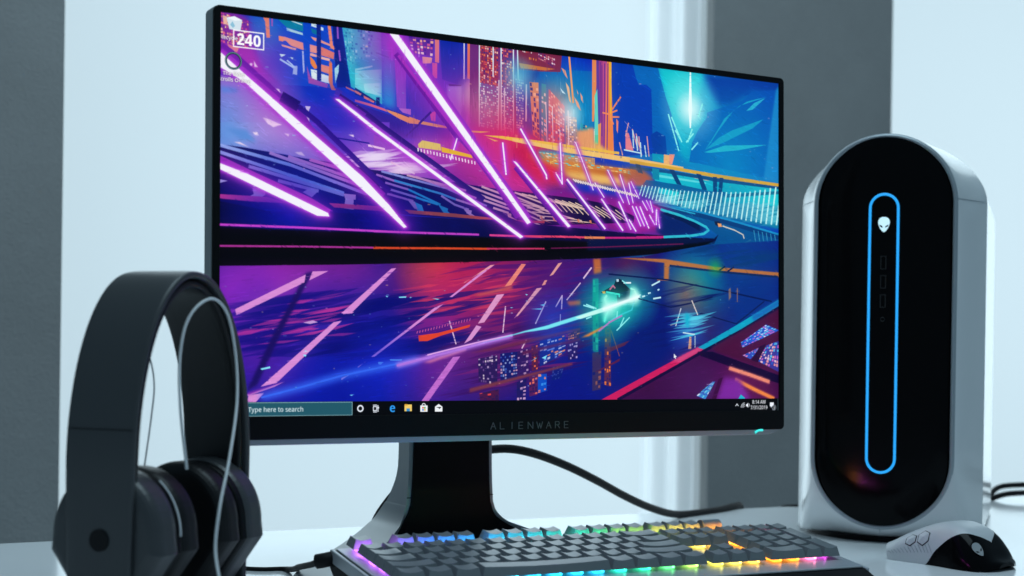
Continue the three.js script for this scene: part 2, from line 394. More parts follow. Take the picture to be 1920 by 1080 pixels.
  ["l","#ecd2b4",3,[1270,456,1328,489,1333,488],0],
  ["l","#e8ccb0",3,[916,446,970,458,1037,479],0],
  ["l","#e8ccb0",3,[934,457,1001,466,1065,483],0],
  ["l","#e8ccb0",3,[952,468,1033,474,1092,487],0],
  ["l","#e8ccb0",3,[970,479,1065,482,1120,492],0],
  ["l","#e8ccb0",3,[988,490,1097,491,1148,496],0],
  ["l","#e8ccb0",3,[1006,502,1129,499,1176,500],0],
  ["p","#2ab4e0",[576,472,603,481,613,508,593,506],0],
  ["p","#b89ad0",[560,471,580,472,590,495,579,492],0],
  ["p","#2aa0d4",[655,476,688,486,686,493,707,509,680,505,669,494],0],
  ["p","#c8a8d4",[739,484,766,487,764,496,790,509,769,507,749,496],0],
  ["p","#e0b89c",[885,487,899,489,899,498,927,510,888,499],0],
  ["p","#ecd4a0",[997,489,1006,490,1006,500,1014,504,998,499],0],
  ["p","#b8a8dc",[93,464,130,465,130,481,103,498,67,497,97,481],0],
  ["p","#b0a8e0",[238,467,254,457,285,460,265,479],0],
  ["p","#c49cd4",[359,463,397,464,396,478,390,478,391,506,361,504,365,478],0],
  ["p","#a8b4e8",[-6,447,24,450,-2,458],0],
  ["p","#c03c94",[-6,487,133,486,191,500,84,501,-6,498],0],
  ["p","#e0446a",[315,492,501,492,501,506,331,503],0],
  ["p","#e2642c",[548,497,705,499,868,506,872,509,786,511,564,507],0],
  ["p","#c84a3c",[912,507,1014,504,1014,511,947,513],0],
  ["p","#dc8a5a",[999,491,1006,490,1008,500,1042,510,1003,502],0],
  ["p","#dc8a5a",[1042,491,1050,491,1051,500,1085,509,1046,502],0],
  ["p","#dc8a5a",[1085,492,1093,492,1094,501,1129,508,1090,502],0],
  ["p","#dc8a5a",[1129,493,1137,492,1138,501,1173,507,1134,502],0],
  ["p","#dc8a5a",[1173,494,1181,493,1183,501,1218,506,1178,502],0],
  ["p","#07093c",[-17,503,134,523,451,515,885,513,1325,525,1488,526,1572,528,1653,526,1670,512,1653,543,1615,552,1447,583,1245,605,885,633,354,666,-16,685],0],
  ["g","#0a18a8",[203,533],230,0.9],
  ["g","#0a12a0",[459,534],160,0.7],
  ["g","#2a10a0",[531,549],150,0.6],
  ["g","#0a1478",[705,533],220,0.5],
  ["g","#3a0f78",[948,536],140,0.6],
  ["p","#03060f",[-16,575,451,567,885,562,1447,556,1653,533,1615,554,1447,583,1245,605,885,633,354,666,-16,685],2],
  ["p","#061440",[1167,545,1615,528,1647,533,1447,566,1167,585],3],
  ["l","#c84ad0",6,[-5,568,234,564,493,562],0],
  ["l","#c44ac8",6,[451,563,613,560,790,556],0],
  ["l","#e04a90",6,[825,556,1014,552],0],
  ["l","#e0486a",6,[943,553,1083,548,1180,546],0],
  ["l","#e88a5a",7,[1157,547,1232,544],0],
  ["l","#c82a80",6,[1232,544,1357,538,1445,533],0],
  ["l","#b03a9c",5,[-4,625,234,616,493,608],0],
  ["l","#d8502c",6,[451,610,680,601,825,596],0],
  ["l","#c83a68",5,[816,596,1014,587],0],
  ["l","#6a1a50",4,[1037,585,1223,573,1530,549],0],
  ["l","#38c0d4",8,[1453,531,1560,522,1611,513,1630,501,1620,491,1577,475,1512,458,1441,445],0],
  ["l","#c02a80",7,[1453,531,1349,537],0],
  ["l","#b0308a",5,[1441,445,1407,433],0],
  ["l","#5a1a9c",26,[2,94,29,109,152,202,238,268,257,295,430,423,480,465],0],
  ["l","#8a2cb4",14,[2,104,156,213,253,306,418,431],0],
  ["l","#16107c",16,[187,210,222,231,281,271,418,383,501,448],0],
  ["l","#0f0c60",30,[174,210,225,233],0],
  ["l","#101068",15,[345,192,426,233,482,268,584,326,734,412,807,452],0],
  ["l","#4a1f9a",8,[345,195,426,238],0],
  ["l","#561890",17,[519,56,583,128,653,206,720,281,696,250,764,312,850,408,921,499],0],
  ["l","#a030b4",9,[527,60,590,128,704,249,859,411],0],
  ["l","#7a2ab0",10,[522,2,631,105,774,275,751,257,868,388,963,496],0],
  ["l","#8a2cb0",20,[-5,392,103,434,258,490,317,519],0],
  ["l","#4a128a",26,[916,346,1014,443,1083,509],0],
  ["l","#2a1470",14,[1092,380,1157,450,1223,518],0],
  ["t","#a428c8",26,[0,107,66,157,228,275,418,413,499,486,555,546,546,549,451,474,414,446,194,278,72,183,1,148]],
  ["t","#a428c8",26,[-7,402,80,428,313,520,317,529,281,529,-7,417]],
  ["t","#a428c8",26,[490,-10,518,-9,744,252,966,511,954,517,715,249]],
  ["t","#a428c8",16,[333,202,345,202,400,235,455,271,829,489,941,555,930,560,820,495,451,279]],
  ["t","#a428c8",16,[905,332,915,334,1107,515,1097,519]],
  ["l","#f6ecff",6,[1093,373,1233,517],10],
  ["l","#f6ecff",5,[1218,425,1299,519],10],
  ["l","#f6ecff",5,[1282,429,1329,514],10],
  ["l","#f6ecff",4,[1321,483,1348,519],10],
  ["l","#f6ecff",4,[1333,440,1366,502],10],
  ["l","#f6ecff",4,[1347,441,1380,501],10],
  ["l","#f6ecff",4,[1362,440,1397,507],10],
  ["l","#f6ecff",4,[1398,464,1420,495],10],
  ["l","#f6ecff",3,[1386,419,1411,458],10],
  ["l","#f6ecff",3,[1371,422,1391,451],10],
  ["l","#f6ecff",4,[1426,443,1438,505],10],
  ["l","#f6ecff",4,[1425,447,1425,495],10],
  ["l","#f6ecff",5,[930,234,1020,366,1022,379],10],
  ["l","#f6ecff",4,[1069,265,1077,389,1053,356],10],
  ["l","#f6ecff",3,[1124,259,1189,401],10],
  ["l","#f6ecff",3,[1194,377,1229,421],10],
  ["l","#f6ecff",3,[1241,335,1301,433],10],
  ["l","#f6ecff",3,[1287,345,1323,437],10],
  ["l","#f6ecff",3,[1328,364,1359,416],10],
  ["l","#f6ecff",3,[1320,369,1337,432],10],
  ["l","#f6ecff",4,[717,280,695,345],10],
  ["l","#f6ecff",5,[869,280,881,375],10],
  ["l","#f6ecff",3,[1401,420,1412,456],10],
  ["l","#f0d8f0",4,[590,318,591,328],0],
  ["l","#f0d8f0",4,[600,320,601,329],0],
  ["l","#f0d8f0",4,[610,321,611,331],0],
  ["l","#f0d8f0",4,[620,322,622,332],0],
  ["l","#f0d8f0",4,[630,323,632,333],0],
  ["l","#f0d8f0",4,[641,325,642,334],0],
  ["l","#f0d8f0",4,[651,326,652,336],0],
  ["l","#f0d8f0",4,[661,327,662,337],0],
  ["l","#f0d8f0",4,[671,329,673,338],0],
  ["l","#f0d8f0",4,[682,330,683,340],0],
  ["l","#f0d8f0",4,[692,332,693,341],0],
  ["l","#f0d8f0",4,[702,333,704,342],0],
  ["l","#f0d8f0",4,[712,334,714,344],0],
  ["l","#f0d8f0",4,[723,336,724,345],0],
  ["l","#f0d8f0",4,[733,337,735,347],0],
  ["l","#f0d8f0",4,[743,338,745,348],0],
  ["l","#f0d8f0",4,[754,340,755,350],0],
  ["l","#f0d8f0",4,[765,341,766,351],0],
  ["l","#f0d8f0",4,[775,343,776,352],0],
  ["p","#d8bc68",[590,307,604,295,662,301,665,320,592,317],0],
  ["p","#e2b22c",[665,309,764,325,768,334,667,324],0],
  ["l","#e8dcd4",4,[1115,371,1127,380],0],
  ["l","#e8dcd4",4,[1124,372,1136,382],0],
  ["l","#e8dcd4",4,[1132,373,1145,383],0],
  ["l","#e8dcd4",4,[1141,375,1153,384],0],
  ["l","#e8dcd4",4,[1150,376,1162,385],0],
  ["l","#e8dcd4",4,[1159,377,1171,386],0],
  ["l","#e8dcd4",4,[1168,378,1180,388],0],
  ["l","#e8dcd4",4,[1177,380,1189,389],0],
  ["l","#e8dcd4",4,[1186,381,1198,390],0],
  ["l","#e8dcd4",4,[1195,382,1207,391],0],
  ["l","#e8dcd4",4,[1204,383,1216,393],0],
  ["l","#e8dcd4",4,[1212,384,1225,394],0],
  ["l","#e8dcd4",4,[1221,386,1234,395],0],
  ["l","#e8dcd4",4,[1230,387,1243,397],0],
  ["l","#e8dcd4",4,[1239,388,1252,398],0],
  ["l","#e8dcd4",4,[1249,390,1261,399],0],
  ["l","#e8dcd4",4,[1258,391,1270,400],0],
  ["l","#e8dcd4",4,[1267,392,1279,401],0],
  ["l","#e8dcd4",4,[1276,393,1288,403],0],
  ["l","#e8dcd4",4,[1285,394,1297,404],0],
  ["l","#e8dcd4",4,[1294,396,1306,405],0],
  ["l","#e8dcd4",4,[1303,397,1316,407],0],
  ["l","#e8dcd4",4,[1312,398,1325,408],0],
  ["l","#e8dcd4",4,[1321,400,1334,409],0],
  ["l","#e8dcd4",4,[1331,401,1343,411],0],
  ["l","#e8dcd4",4,[1340,402,1352,412],0],
  ["l","#c4f4f4",3.1961538461538463,[1360,406,1372,373],0],
  ["l","#c4f4f4",3.263907692307692,[1371,408,1384,373],0],
  ["l","#c4f4f4",3.3327456,[1384,410,1397,374],0],
  ["l","#c4f4f4",3.4026849142153845,[1396,413,1410,374],0],
  ["l","#c4f4f4",3.4737432574582154,[1409,416,1423,374],0],
  ["l","#c4f4f4",3.5459385341929313,[1423,418,1436,375],0],
  ["l","#c4f4f4",3.619288935355403,[1436,420,1449,376],0],
  ["l","#c4f4f4",3.693812942936474,[1449,422,1463,377],0],
  ["l","#c4f4f4",3.7695293346388423,[1463,423,1477,377],0],
  ["l","#c4f4f4",3.846457188608448,[1477,425,1491,378],0],
  ["l","#c4f4f4",3.924615888241568,[1492,427,1505,379],0],
  ["l","#c4f4f4",4.004025127068818,[1506,429,1520,380],0],
  ["l","#c4f4f4",4.084704913717303,[1521,431,1535,380],0],
  ["l","#c4f4f4",4.166675576952165,[1536,433,1551,380],0],
  ["l","#c4f4f4",4.249957770798784,[1552,435,1567,380],0],
  ["l","#c4f4f4",4.334572479746949,[1567,438,1583,380],0],
  ["l","#c4f4f4",4.420541024038285,[1584,440,1599,380],0],
  ["l","#c4f4f4",4.507885065038282,[1600,442,1615,379],0],
  ["l","#c4f4f4",4.59662661069428,[1616,444,1632,378],0],
  ["l","#c4f4f4",4.686788021080773,[1633,446,1650,377],0],
  ["l","#c4f4f4",4.77839201403345,[1651,448,1667,376],0],
  ["l","#c4f4f4",4.871461670873369,[1669,451,1685,375],0],
  ["l","#c4f4f4",4.966020442222728,[1687,452,1703,374],0],
  ["l","#c4f4f4",5.062092153913676,[1705,454,1722,373],0],
  ["l","#c4f4f4",5.159701012991679,[1724,455,1741,371],0],
  ["l","#c4f4f4",5.258871613814931,[1743,457,1760,370],0],
  ["l","#c4f4f4",5.359628944251355,[1763,459,1780,369],0],
  ["l","#c4f4f4",5.461998391974761,[1782,461,1800,366],0],
  ["l","#c4f4f4",5.566005750861741,[1803,463,1821,362],0],
  ["l","#c4f4f4",5.671677227490914,[1824,465,1842,358],0],
  ["l","#c4f4f4",5.779039447746153,[1844,467,1863,354],0],
  ["l","#c4f4f4",5.888119463525475,[1866,468,1885,349],0],
  ["l","#c4f4f4",5.9989447595572685,[1888,470,1908,344],0],
  ["l","#c4f4f4",6.111543260325568,[1910,470,1930,341],0],
  ["l","#3f9cc0",3,[1815,491,1831,572],0],
  ["l","#3f9cc0",3,[1833,493,1850,579],0],
  ["l","#3f9cc0",3,[1850,495,1868,586],0],
  ["l","#3f9cc0",3,[1867,497,1886,594],0],
  ["l","#3f9cc0",3,[1885,499,1905,601],0],
  ["l","#3f9cc0",3,[1902,501,1923,608],0],
  ["l","#3f9cc0",3,[1920,503,1942,615],0],
  ["p","#102040",[1653,471,1673,470,1686,484,1673,488,1657,482],0],
  ["p","#f0a868",[1666,476,1681,477,1684,487,1670,488],0],
  ["l","#d8d0c0",4,[1686,484,1735,495,1770,508,1775,521],0],
  ["l","#2a6a98",5,[1802,524,1766,540],0],
  ["c",[-16,679,354,661,885,630,1365,598,1457,579,1615,549,1658,533,1921,520,1946,519,1946,1064,1946,1117,-15,1092]],
  ["p","#12147c",[-16,679,354,661,885,630,1365,598,1457,579,1615,549,1921,520,1946,1064,1946,1117,-15,1092],0],
  ["g","#a830b0",[179,719],330,0.95],
  ["g","#8a2cc0",[38,742],200,0.8],
  ["g","#b02a90",[372,705],250,0.7],
  ["g","#0a1eb0",[269,964],330,0.9],
  ["g","#0a1a98",[460,885],300,0.8],
  ["g","#6a20a0",[128,908],190,0.6],
  ["g","#e0702a",[657,651],150,0.9],
  ["g","#d41f48",[784,667],300,0.85],
  ["g","#b02868",[657,727],200,0.5],
  ["g","#a0249a",[771,845],260,0.7],
  ["g","#9a2a9c",[667,955],200,0.75],
  ["g","#c0264a",[787,667],190,0.7],
  ["g","#86206c",[957,714],280,0.8],
  ["g","#70206a",[1068,677],220,0.7],
  ["g","#8a2258",[900,810],230,0.6],
  ["g","#0a1f88",[1168,864],330,0.9],
  ["g","#0a1a80",[748,1015],240,0.5],
  ["g","#08206e",[1385,847],330,0.9],
  ["g","#5a2060",[829,926],200,0.6],
  ["g","#0b5a94",[1766,628],330,0.75],
  ["g","#109aa0",[1563,655],150,0.8],
  ["g","#14a89c",[1610,705],120,0.6],
  ["g","#9a6a5a",[1540,708],100,0.75],
  ["g","#4a2a58",[1610,805],150,0.6],
  ["g","#0a2f80",[1797,710],200,0.6],
  ["g","#6a2448",[1312,622],150,0.7],
  ["g","#2060c8",[1546,835],90,0.7],
  ["f","#14107c",[61,771,493,728,494,912,69,916],70,9,51],
  ["f","#0a0f70",[354,763,748,733,748,902,354,906],46,9,52],
  ["f","#4a1470",[759,643,1183,610,1183,804,760,845],60,7,53],
  ["f","#c03a9a",[61,753,351,737,352,867,69,887],26,4,54],
  ["f","#d03a60",[568,706,903,654,904,785,568,793],26,4,55],
  ["f","#3a1060",[760,845,1143,780,1143,940,760,1023],46,8,56],
  ["f","#8a2a70",[760,845,1143,780,1143,940,760,1023],20,4,57],
  ["f","#0a1660",[1279,702,1646,666,1587,881,1279,931],20,6,58],
  ["f","#0a3c78",[1563,560,1915,554,1915,608,1563,608],20,6,59],
  ["p","#1a0f5e",[248,689,269,683,180,847,109,994,79,1011,148,870],3],
  ["p","#d890d4",[46,792,248,692,244,714,50,808],0],
  ["p","#d890d4",[268,683,315,680,258,708],0],
  ["p","#d890d4",[354,796,507,666,523,664,384,795],0],
  ["p","#d890d4",[358,795,393,791,387,795,360,798],0],
  ["p","#d890d4",[331,821,356,816,164,989,119,999],0],
  ["p","#d890d4",[81,1019,188,985,156,1000,83,1024],0],
  ["p","#d890d4",[85,1022,129,1015,105,1041,81,1041],0],
  ["p","#d890d4",[693,741,828,644,843,642,702,741],0],
  ["p","#d890d4",[646,772,675,761,456,915,445,916],0],
  ["p","#d890d4",[403,945,432,927,426,930,407,945],0],
  ["p","#d890d4",[355,981,355,975,385,962,380,966],0],
  ["p","#e8a0a8",[743,696,843,642,828,644,738,701],0],
  ["p","#e88878",[876,706,934,636,950,636,899,700],0],
  ["p","#dc9ac8",[850,730,876,727,808,812,787,816],0],
  ["p","#d898d0",[782,821,799,825,766,863,741,875],0],
  ["p","#c070cc",[705,914,729,912,627,1040,604,1040],0],
  ["p","#e0a0b0",[909,798,987,707,1006,704,923,790],0],
  ["p","#e0a098",[1032,669,1063,629,1077,626,1045,664],0],
  ["p","#e09890",[1005,698,1015,682,1024,681,1017,695],0],
  ["p","#c8a0d8",[240,824,269,817,285,822,261,827],0],
  ["l","#e0c0dc",5,[1153,672,1183,637],0],
  ["l","#e0c0dc",4,[1093,739,1143,685],0],
  ["l","#e0c0dc",4,[1054,761,1077,726,1075,767],0],
  ["l","#e0c0dc",4,[983,813,1020,745],0],
  ["l","#e0c0dc",4,[880,763,871,841],0],
  ["l","#e0c0dc",4,[936,887,952,861],0],
  ["l","#e0c0dc",4,[693,810,715,877],0],
  ["l","#e0c0dc",3,[1071,782,1070,815],0],
  ["p","#e04a28",[593,854,657,845,762,819,759,827,666,853,622,869,595,870],0],
  ["l","#c05a9a",3,[588,848,591,841],0],
  ["l","#c05a9a",3,[597,846,599,839],0],
  ["l","#c05a9a",3,[606,844,608,837],0],
  ["l","#c05a9a",3,[615,842,617,835],0],
  ["l","#c05a9a",3,[624,840,626,833],0],
  ["l","#c05a9a",3,[633,838,635,831],0],
  ["l","#c05a9a",3,[642,836,644,828],0],
  ["l","#c05a9a",3,[651,834,653,826],0],
  ["l","#c05a9a",3,[660,832,662,825],0],
  ["l","#c05a9a",3,[669,830,671,822],0],
  ["l","#c05a9a",3,[678,827,680,820],0],
  ["l","#c05a9a",3,[687,825,689,818],0],
  ["l","#c05a9a",3,[696,823,698,816],0],
  ["l","#c05a9a",3,[705,821,707,814],0],
  ["l","#c05a9a",3,[714,819,716,812],0],
  ["l","#c05a9a",3,[723,817,725,810],0],
  ["l","#c05a9a",3,[732,815,734,807],0],
  ["l","#c05a9a",3,[741,813,743,805],0],
  ["l","#c05a9a",3,[750,811,752,803],0],
  ["l","#c05a9a",3,[759,809,762,801],0],
  ["p","#c85a58",[766,734,903,701,903,711,794,735],3],
  ["p","#d87a9a",[608,931,748,886,748,894,631,931],3],
  ["p","#7a2aa8",[81,1015,184,985,176,989,85,1021],2],
  ["w","#2a1a58",["#a890b8","#6a4a88","#d0c0d0","#1a1a58"],9,9,[788,918,853,907,853,997,790,985],0.5,61],
  ["w","#101a68",["#8a9ac8","#3a5ab0","#c89ab0"],8,9,[862,903,921,896,921,974,863,982],0.4,62],
  ["w","#301a60",["#b090b8","#1a1a58"],4,9,[921,896,959,887,960,962,924,970],0.45,63],
  ["w","#5a2048",["#e8744a","#3a1a50"],3,9,[969,879,992,875,992,950,971,954],0.6,64],
  ["w","#102a88",["#6a8ad8","#c8d0e8","#e88a5a"],7,9,[998,864,1089,844,1089,898,998,941],0.4,65],
  ["w","#2a2068",["#b0a0d0","#1a1a60"],5,6,[1096,873,1132,864,1132,915,1099,920],0.6,66],
  ["w","#201a60",["#c8a0c8","#101a60"],3,6,[919,987,953,975,949,1041,919,1041],0.6,67],
  ["w","#5a2058",["#e87860","#301a58"],3,7,[961,971,992,962,991,1024,962,1029],0.6,68],
  ["w","#0a50c0",["#e88a70","#3a90e8","#0a50c0"],3,6,[992,962,1023,961,1023,1012,992,1020],0.5,69],
  ["w","#4a1a48",["#e04a40","#2a1a50"],5,4,[792,1019,858,1007,858,1040,795,1039],0.4,70],
  ["w","#3a2050",["#e0805a","#8a4a60"],8,3,[1098,840,1143,826,1138,852,1099,861],0.5,71],
  ["w","#0c2078",["#3a4a98"],6,8,[1044,941,1084,936,1074,974,1040,982],0.35,72],
  ["p","#7a3a48",[760,1005,1113,928,1114,934,760,1017],2],
  ["p","#5a2050",[938,896,1143,852,1143,860,938,906],2],
  ["p","#6a2a50",[760,902,1044,841,1143,822,1143,828,853,893],2],
  ["p","#b8683c",[1189,609,1216,608,1219,651,1191,657],3],
  ["p","#1a8c94",[1187,671,1208,670,1208,897,1188,893],2],
  ["w","#1a7c8c",["#0a2a70","#28a89c"],2,10,[1188,673,1207,672,1207,893,1189,891],0.5,73],
  ["w","#5a2a50",["#e8803a","#2a2068"],3,14,[1232,812,1254,811,1254,1001,1230,995],0.6,74],
  ["p","#c85a40",[1093,743,1143,738,1143,752,1103,756],3],
  ["w","#3a3060",["#8a5a58","#12206c"],3,8,[1186,897,1219,893,1217,1008,1186,1014],0.35,75],
  ["p","#5a2048",[1250,880,1324,858,1306,873,1255,892],0],
  ["p","#5a2048",[1194,957,1288,913,1286,922,1214,952],0],
  ["l","#8a4a50",3,[1255,828,1286,907],0],
  ["p","#8ae8fa",[118,950,146,944,146,949,122,954],0],
  ["p","#8ae8fa",[467,930,484,930,475,938,468,936],0],
  ["p","#8ae8fa",[503,922,542,922,540,926,505,926],0],
  ["p","#8ae8fa",[380,1022,395,1020,386,1025],0],
  ["p","#8ae8fa",[530,745,555,743,553,747,533,748],0],
  ["p","#8ae8fa",[489,743,498,745,494,748],0],
  ["p","#8ae8fa",[564,746,573,744,568,748],0],
  ["p","#8ae8fa",[637,746,662,748,653,750],0],
  ["p","#8ae8fa",[241,911,251,912,249,917,243,915],0],
  ["p","#8ae8fa",[245,899,251,900,249,904],0],
  ["p","#8ae8fa",[998,756,1017,752,1012,759],0],
  ["p","#8ae8fa",[966,769,1005,766,1003,770],0],
  ["p","#8ae8fa",[895,766,907,766,900,768],0],
  ["p","#8ae8fa",[947,725,957,726,952,729],0],
  ["p","#8ae8fa",[1005,914,1025,905,1018,918],0],
  ["p","#8ae8fa",[962,927,988,913,986,916],0],
  ["g","#18d8b0",[1249,756],130,0.8],
  ["g","#18c8b8",[1340,724],110,0.75],
  ["g","#0a9a90",[1209,787],130,0.6],
  ["g","#1a50d0",[1044,807],120,0.6],
  ["g","#1a30d8",[482,940],150,0.6],
  ["l","#3a6af0",5,[121,1028,245,998,355,969,595,921],14],
  ["l","#b078e0",6,[525,940,748,886,904,850],8],
  ["l","#e0a8e8",4,[622,909,794,869,904,847],0],
  ["p","#7ce8f4",[760,882,871,855,947,834,1015,819,1244,753,1254,762,1025,828,947,839],1],
  ["p","#c8fcf4",[1123,791,1244,752,1355,720,1357,724,1260,762,1143,795],1],
  ["p","#071028",[1216,714,1231,705,1265,688,1272,673,1283,667,1301,675,1306,684,1327,700,1322,728,1290,734,1283,715,1249,713],0],
  ["p","#061038",[1275,715,1321,703,1322,728,1278,743],0],
  ["p","#f0a02a",[1221,709,1233,708,1234,715,1225,716],0],
  ["l","#e85a8a",5,[1249,703,1262,690,1270,698],0],
  ["p","#c8e0f0",[1274,670,1283,669,1283,677,1275,678],0],
  ["l","#9af8e4",7,[1239,720,1231,731,1237,744,1249,753,1265,757],12],
  ["l","#9af8e4",6,[1327,696,1342,702,1349,717,1342,730,1322,737],12],
  ["l","#4ae8d8",5,[1236,710,1285,716,1285,725],0],
  ["l","#5af0d8",5,[1244,769,1234,786,1230,803],8],
  ["l","#3ab8d0",5,[1342,732,1332,763,1291,779,1260,794,1237,812],0],
  ["l","#e8f8ff",5,[1301,680,1329,679],0],
  ["l","#c8f8f8",4,[1270,745,1272,758],0],
  ["l","#9af0f4",4,[1278,768,1276,790],0],
  ["l","#9af0f4",4,[1303,787,1288,815],0],
  ["l","#9af0f4",4,[1324,786,1275,828],0],
  ["l","#9af0f4",4,[1193,762,1153,753],0],
  ["l","#9af0f4",4,[1183,787,1163,794],0],
  ["l","#9af0f4",4,[1163,750,1201,762],0],
  ["l","#9af0f4",4,[1311,682,1295,673],0],
  ["l","#9af0f4",4,[1355,723,1365,714],0],
  ["l","#9af0f4",4,[1348,719,1365,716],0],
  ["g","#eaffff",[1250,757],46,0.95],
  ["g","#c8fff4",[1341,724],34,0.9],
  ["g","#3af0d0",[1275,747],80,0.6],
  ["l","#eaffff",5,[1224,764,1285,744,1361,720],10],
  ["p","#e8883a",[1143,852,1224,816,1229,820,1173,847],2],
  ["l","#b07ac0",5,[1209,831,1249,803,1296,781],0],
  ["l","#c8f0f8",5,[1407,685,1439,670],0],
  ["l","#c8f0f8",5,[1413,726,1443,721],0],
  ["l","#c8f0f8",5,[1393,710,1404,708],0],
  ["l","#c8f0f8",5,[1430,699,1437,695],0],
  ["l","#c8f0f8",5,[1371,721,1382,718],0],
  ["p","#b8743e",[1278,603,1458,600,1658,617,1928,626,1928,642,1724,632,1470,622,1457,612,1356,607],1],
  ["p","#b8743e",[1456,603,1475,611,1473,667,1454,666],2],
  ["p","#b8743e",[1419,661,1473,664,1473,668,1430,668],0],
  ["l","#0a2a5c",7,[1476,620,1682,632,1916,640],0],
  ["l","#071a50",5,[1245,655,1470,665,1706,695,1890,722],0],
  ["l","#0a1a50",4,[1357,727,1482,751,1563,735,1646,714],0],
  ["l","#0a1a50",4,[1587,765,1742,798,1859,722],0],
  ["l","#071c48",5,[1673,628,1697,614],0],
  ["l","#071c48",5,[1706,630,1733,615],0],
  ["g","#2ac04a",[1658,618],40,0.6],
  ["p","#8a7068",[1711,688,1719,681,1721,712,1712,724],1],
  ["p","#8a6a60",[1745,682,1749,682,1748,728,1745,726],0],
  ["l","#d8ccc8",4,[1563,727,1587,773],0],
  ["l","#c8d0dc",4,[1521,753,1500,810],0],
  ["l","#8a8a98",3,[1479,808,1505,800],0],
  ["f","#5ad8f0",[1522,769,1575,768,1575,844,1522,844],14,5,81],
  ["p","#1ab0d0",[1537,767,1556,773,1551,816,1537,807],4],
  ["p","#e0a880",[1554,842,1562,844,1561,882,1549,882],0],
  ["l","#c8e8f0",4,[1528,830,1575,835],0],
  ["l","#c8e8f0",3,[1576,839,1576,877],0],
  ["p","#3c1048",[1268,1050,1610,883,1928,728,1929,1064],0],
  ["g","#6a1a6a",[1767,1005],200,0.7],
  ["g","#5a1440",[1828,951],160,0.5],
  ["g","#4a2060",[1563,990],150,0.6],
  ["p","#cc2260",[1213,1043,1413,953,1587,876,1610,883,1413,979,1268,1045],0],
  ["p","#d04a80",[1482,920,1587,876,1610,883,1517,924],3],
  ["p","#12a4c4",[1587,877,1742,803,1928,710,1928,731,1755,819,1616,883],0],
  ["p","#1a70b8",[1804,772,1928,710,1928,731,1816,789],4],
  ["l","#0a0a3c",10,[1279,1041,1610,888,1767,818,1928,738],0],
  ["p","#140838",[1587,889,1646,889,1929,966,1929,993,1828,968,1599,903],0],
  ["p","#4a1440",[1640,876,1767,817,1928,740,1929,961,1658,888],3],
  ["w","#2058c8",["#7ad0f8","#2a70e8","#d8e0ff","#d070c8"],12,6,[1761,858,1866,798,1922,816,1767,875],0.7,91],
  ["w","#2a50b8",["#7ac8f8","#e090c0","#3a60d0"],6,4,[1767,900,1836,874,1828,888,1801,912],0.7,92],
  ["w","#3a3a98",["#5ac8f4","#f0a0a0","#2060d0","#d06ac8","#f0c8d8"],8,9,[1828,917,1869,866,1928,848,1929,957],0.75,93],
  ["p","#4a1440",[1761,875,1928,838,1928,848,1767,889],0],
  ["p","#2a0c38",[1804,915,1841,869,1866,861,1832,922],0],
  ["l","#f09078",9,[1713,941,1804,964,1881,986],4],
  ["l","#f08a48",9,[1737,978,1822,1012,1900,1041],4],
  ["p","#7a2c9c",[1694,971,1755,976,1804,1048,1658,1047],8],
  ["p","#3a0c40",[1688,971,1658,1047,1640,1047,1670,976],0],
  ["w","#3a60b8",["#7ae0f0","#e8f0ff","#3aa0e0"],4,7,[1581,1030,1646,985,1657,984,1617,1042],0.8,94],
  ["p","#18b8d0",[1749,1043,1761,1026,1778,1038,1778,1043],0],
  ["p","#f4f8fc",[1493,897,1505,907,1499,908,1502,913,1499,914,1496,909,1493,911],0]];
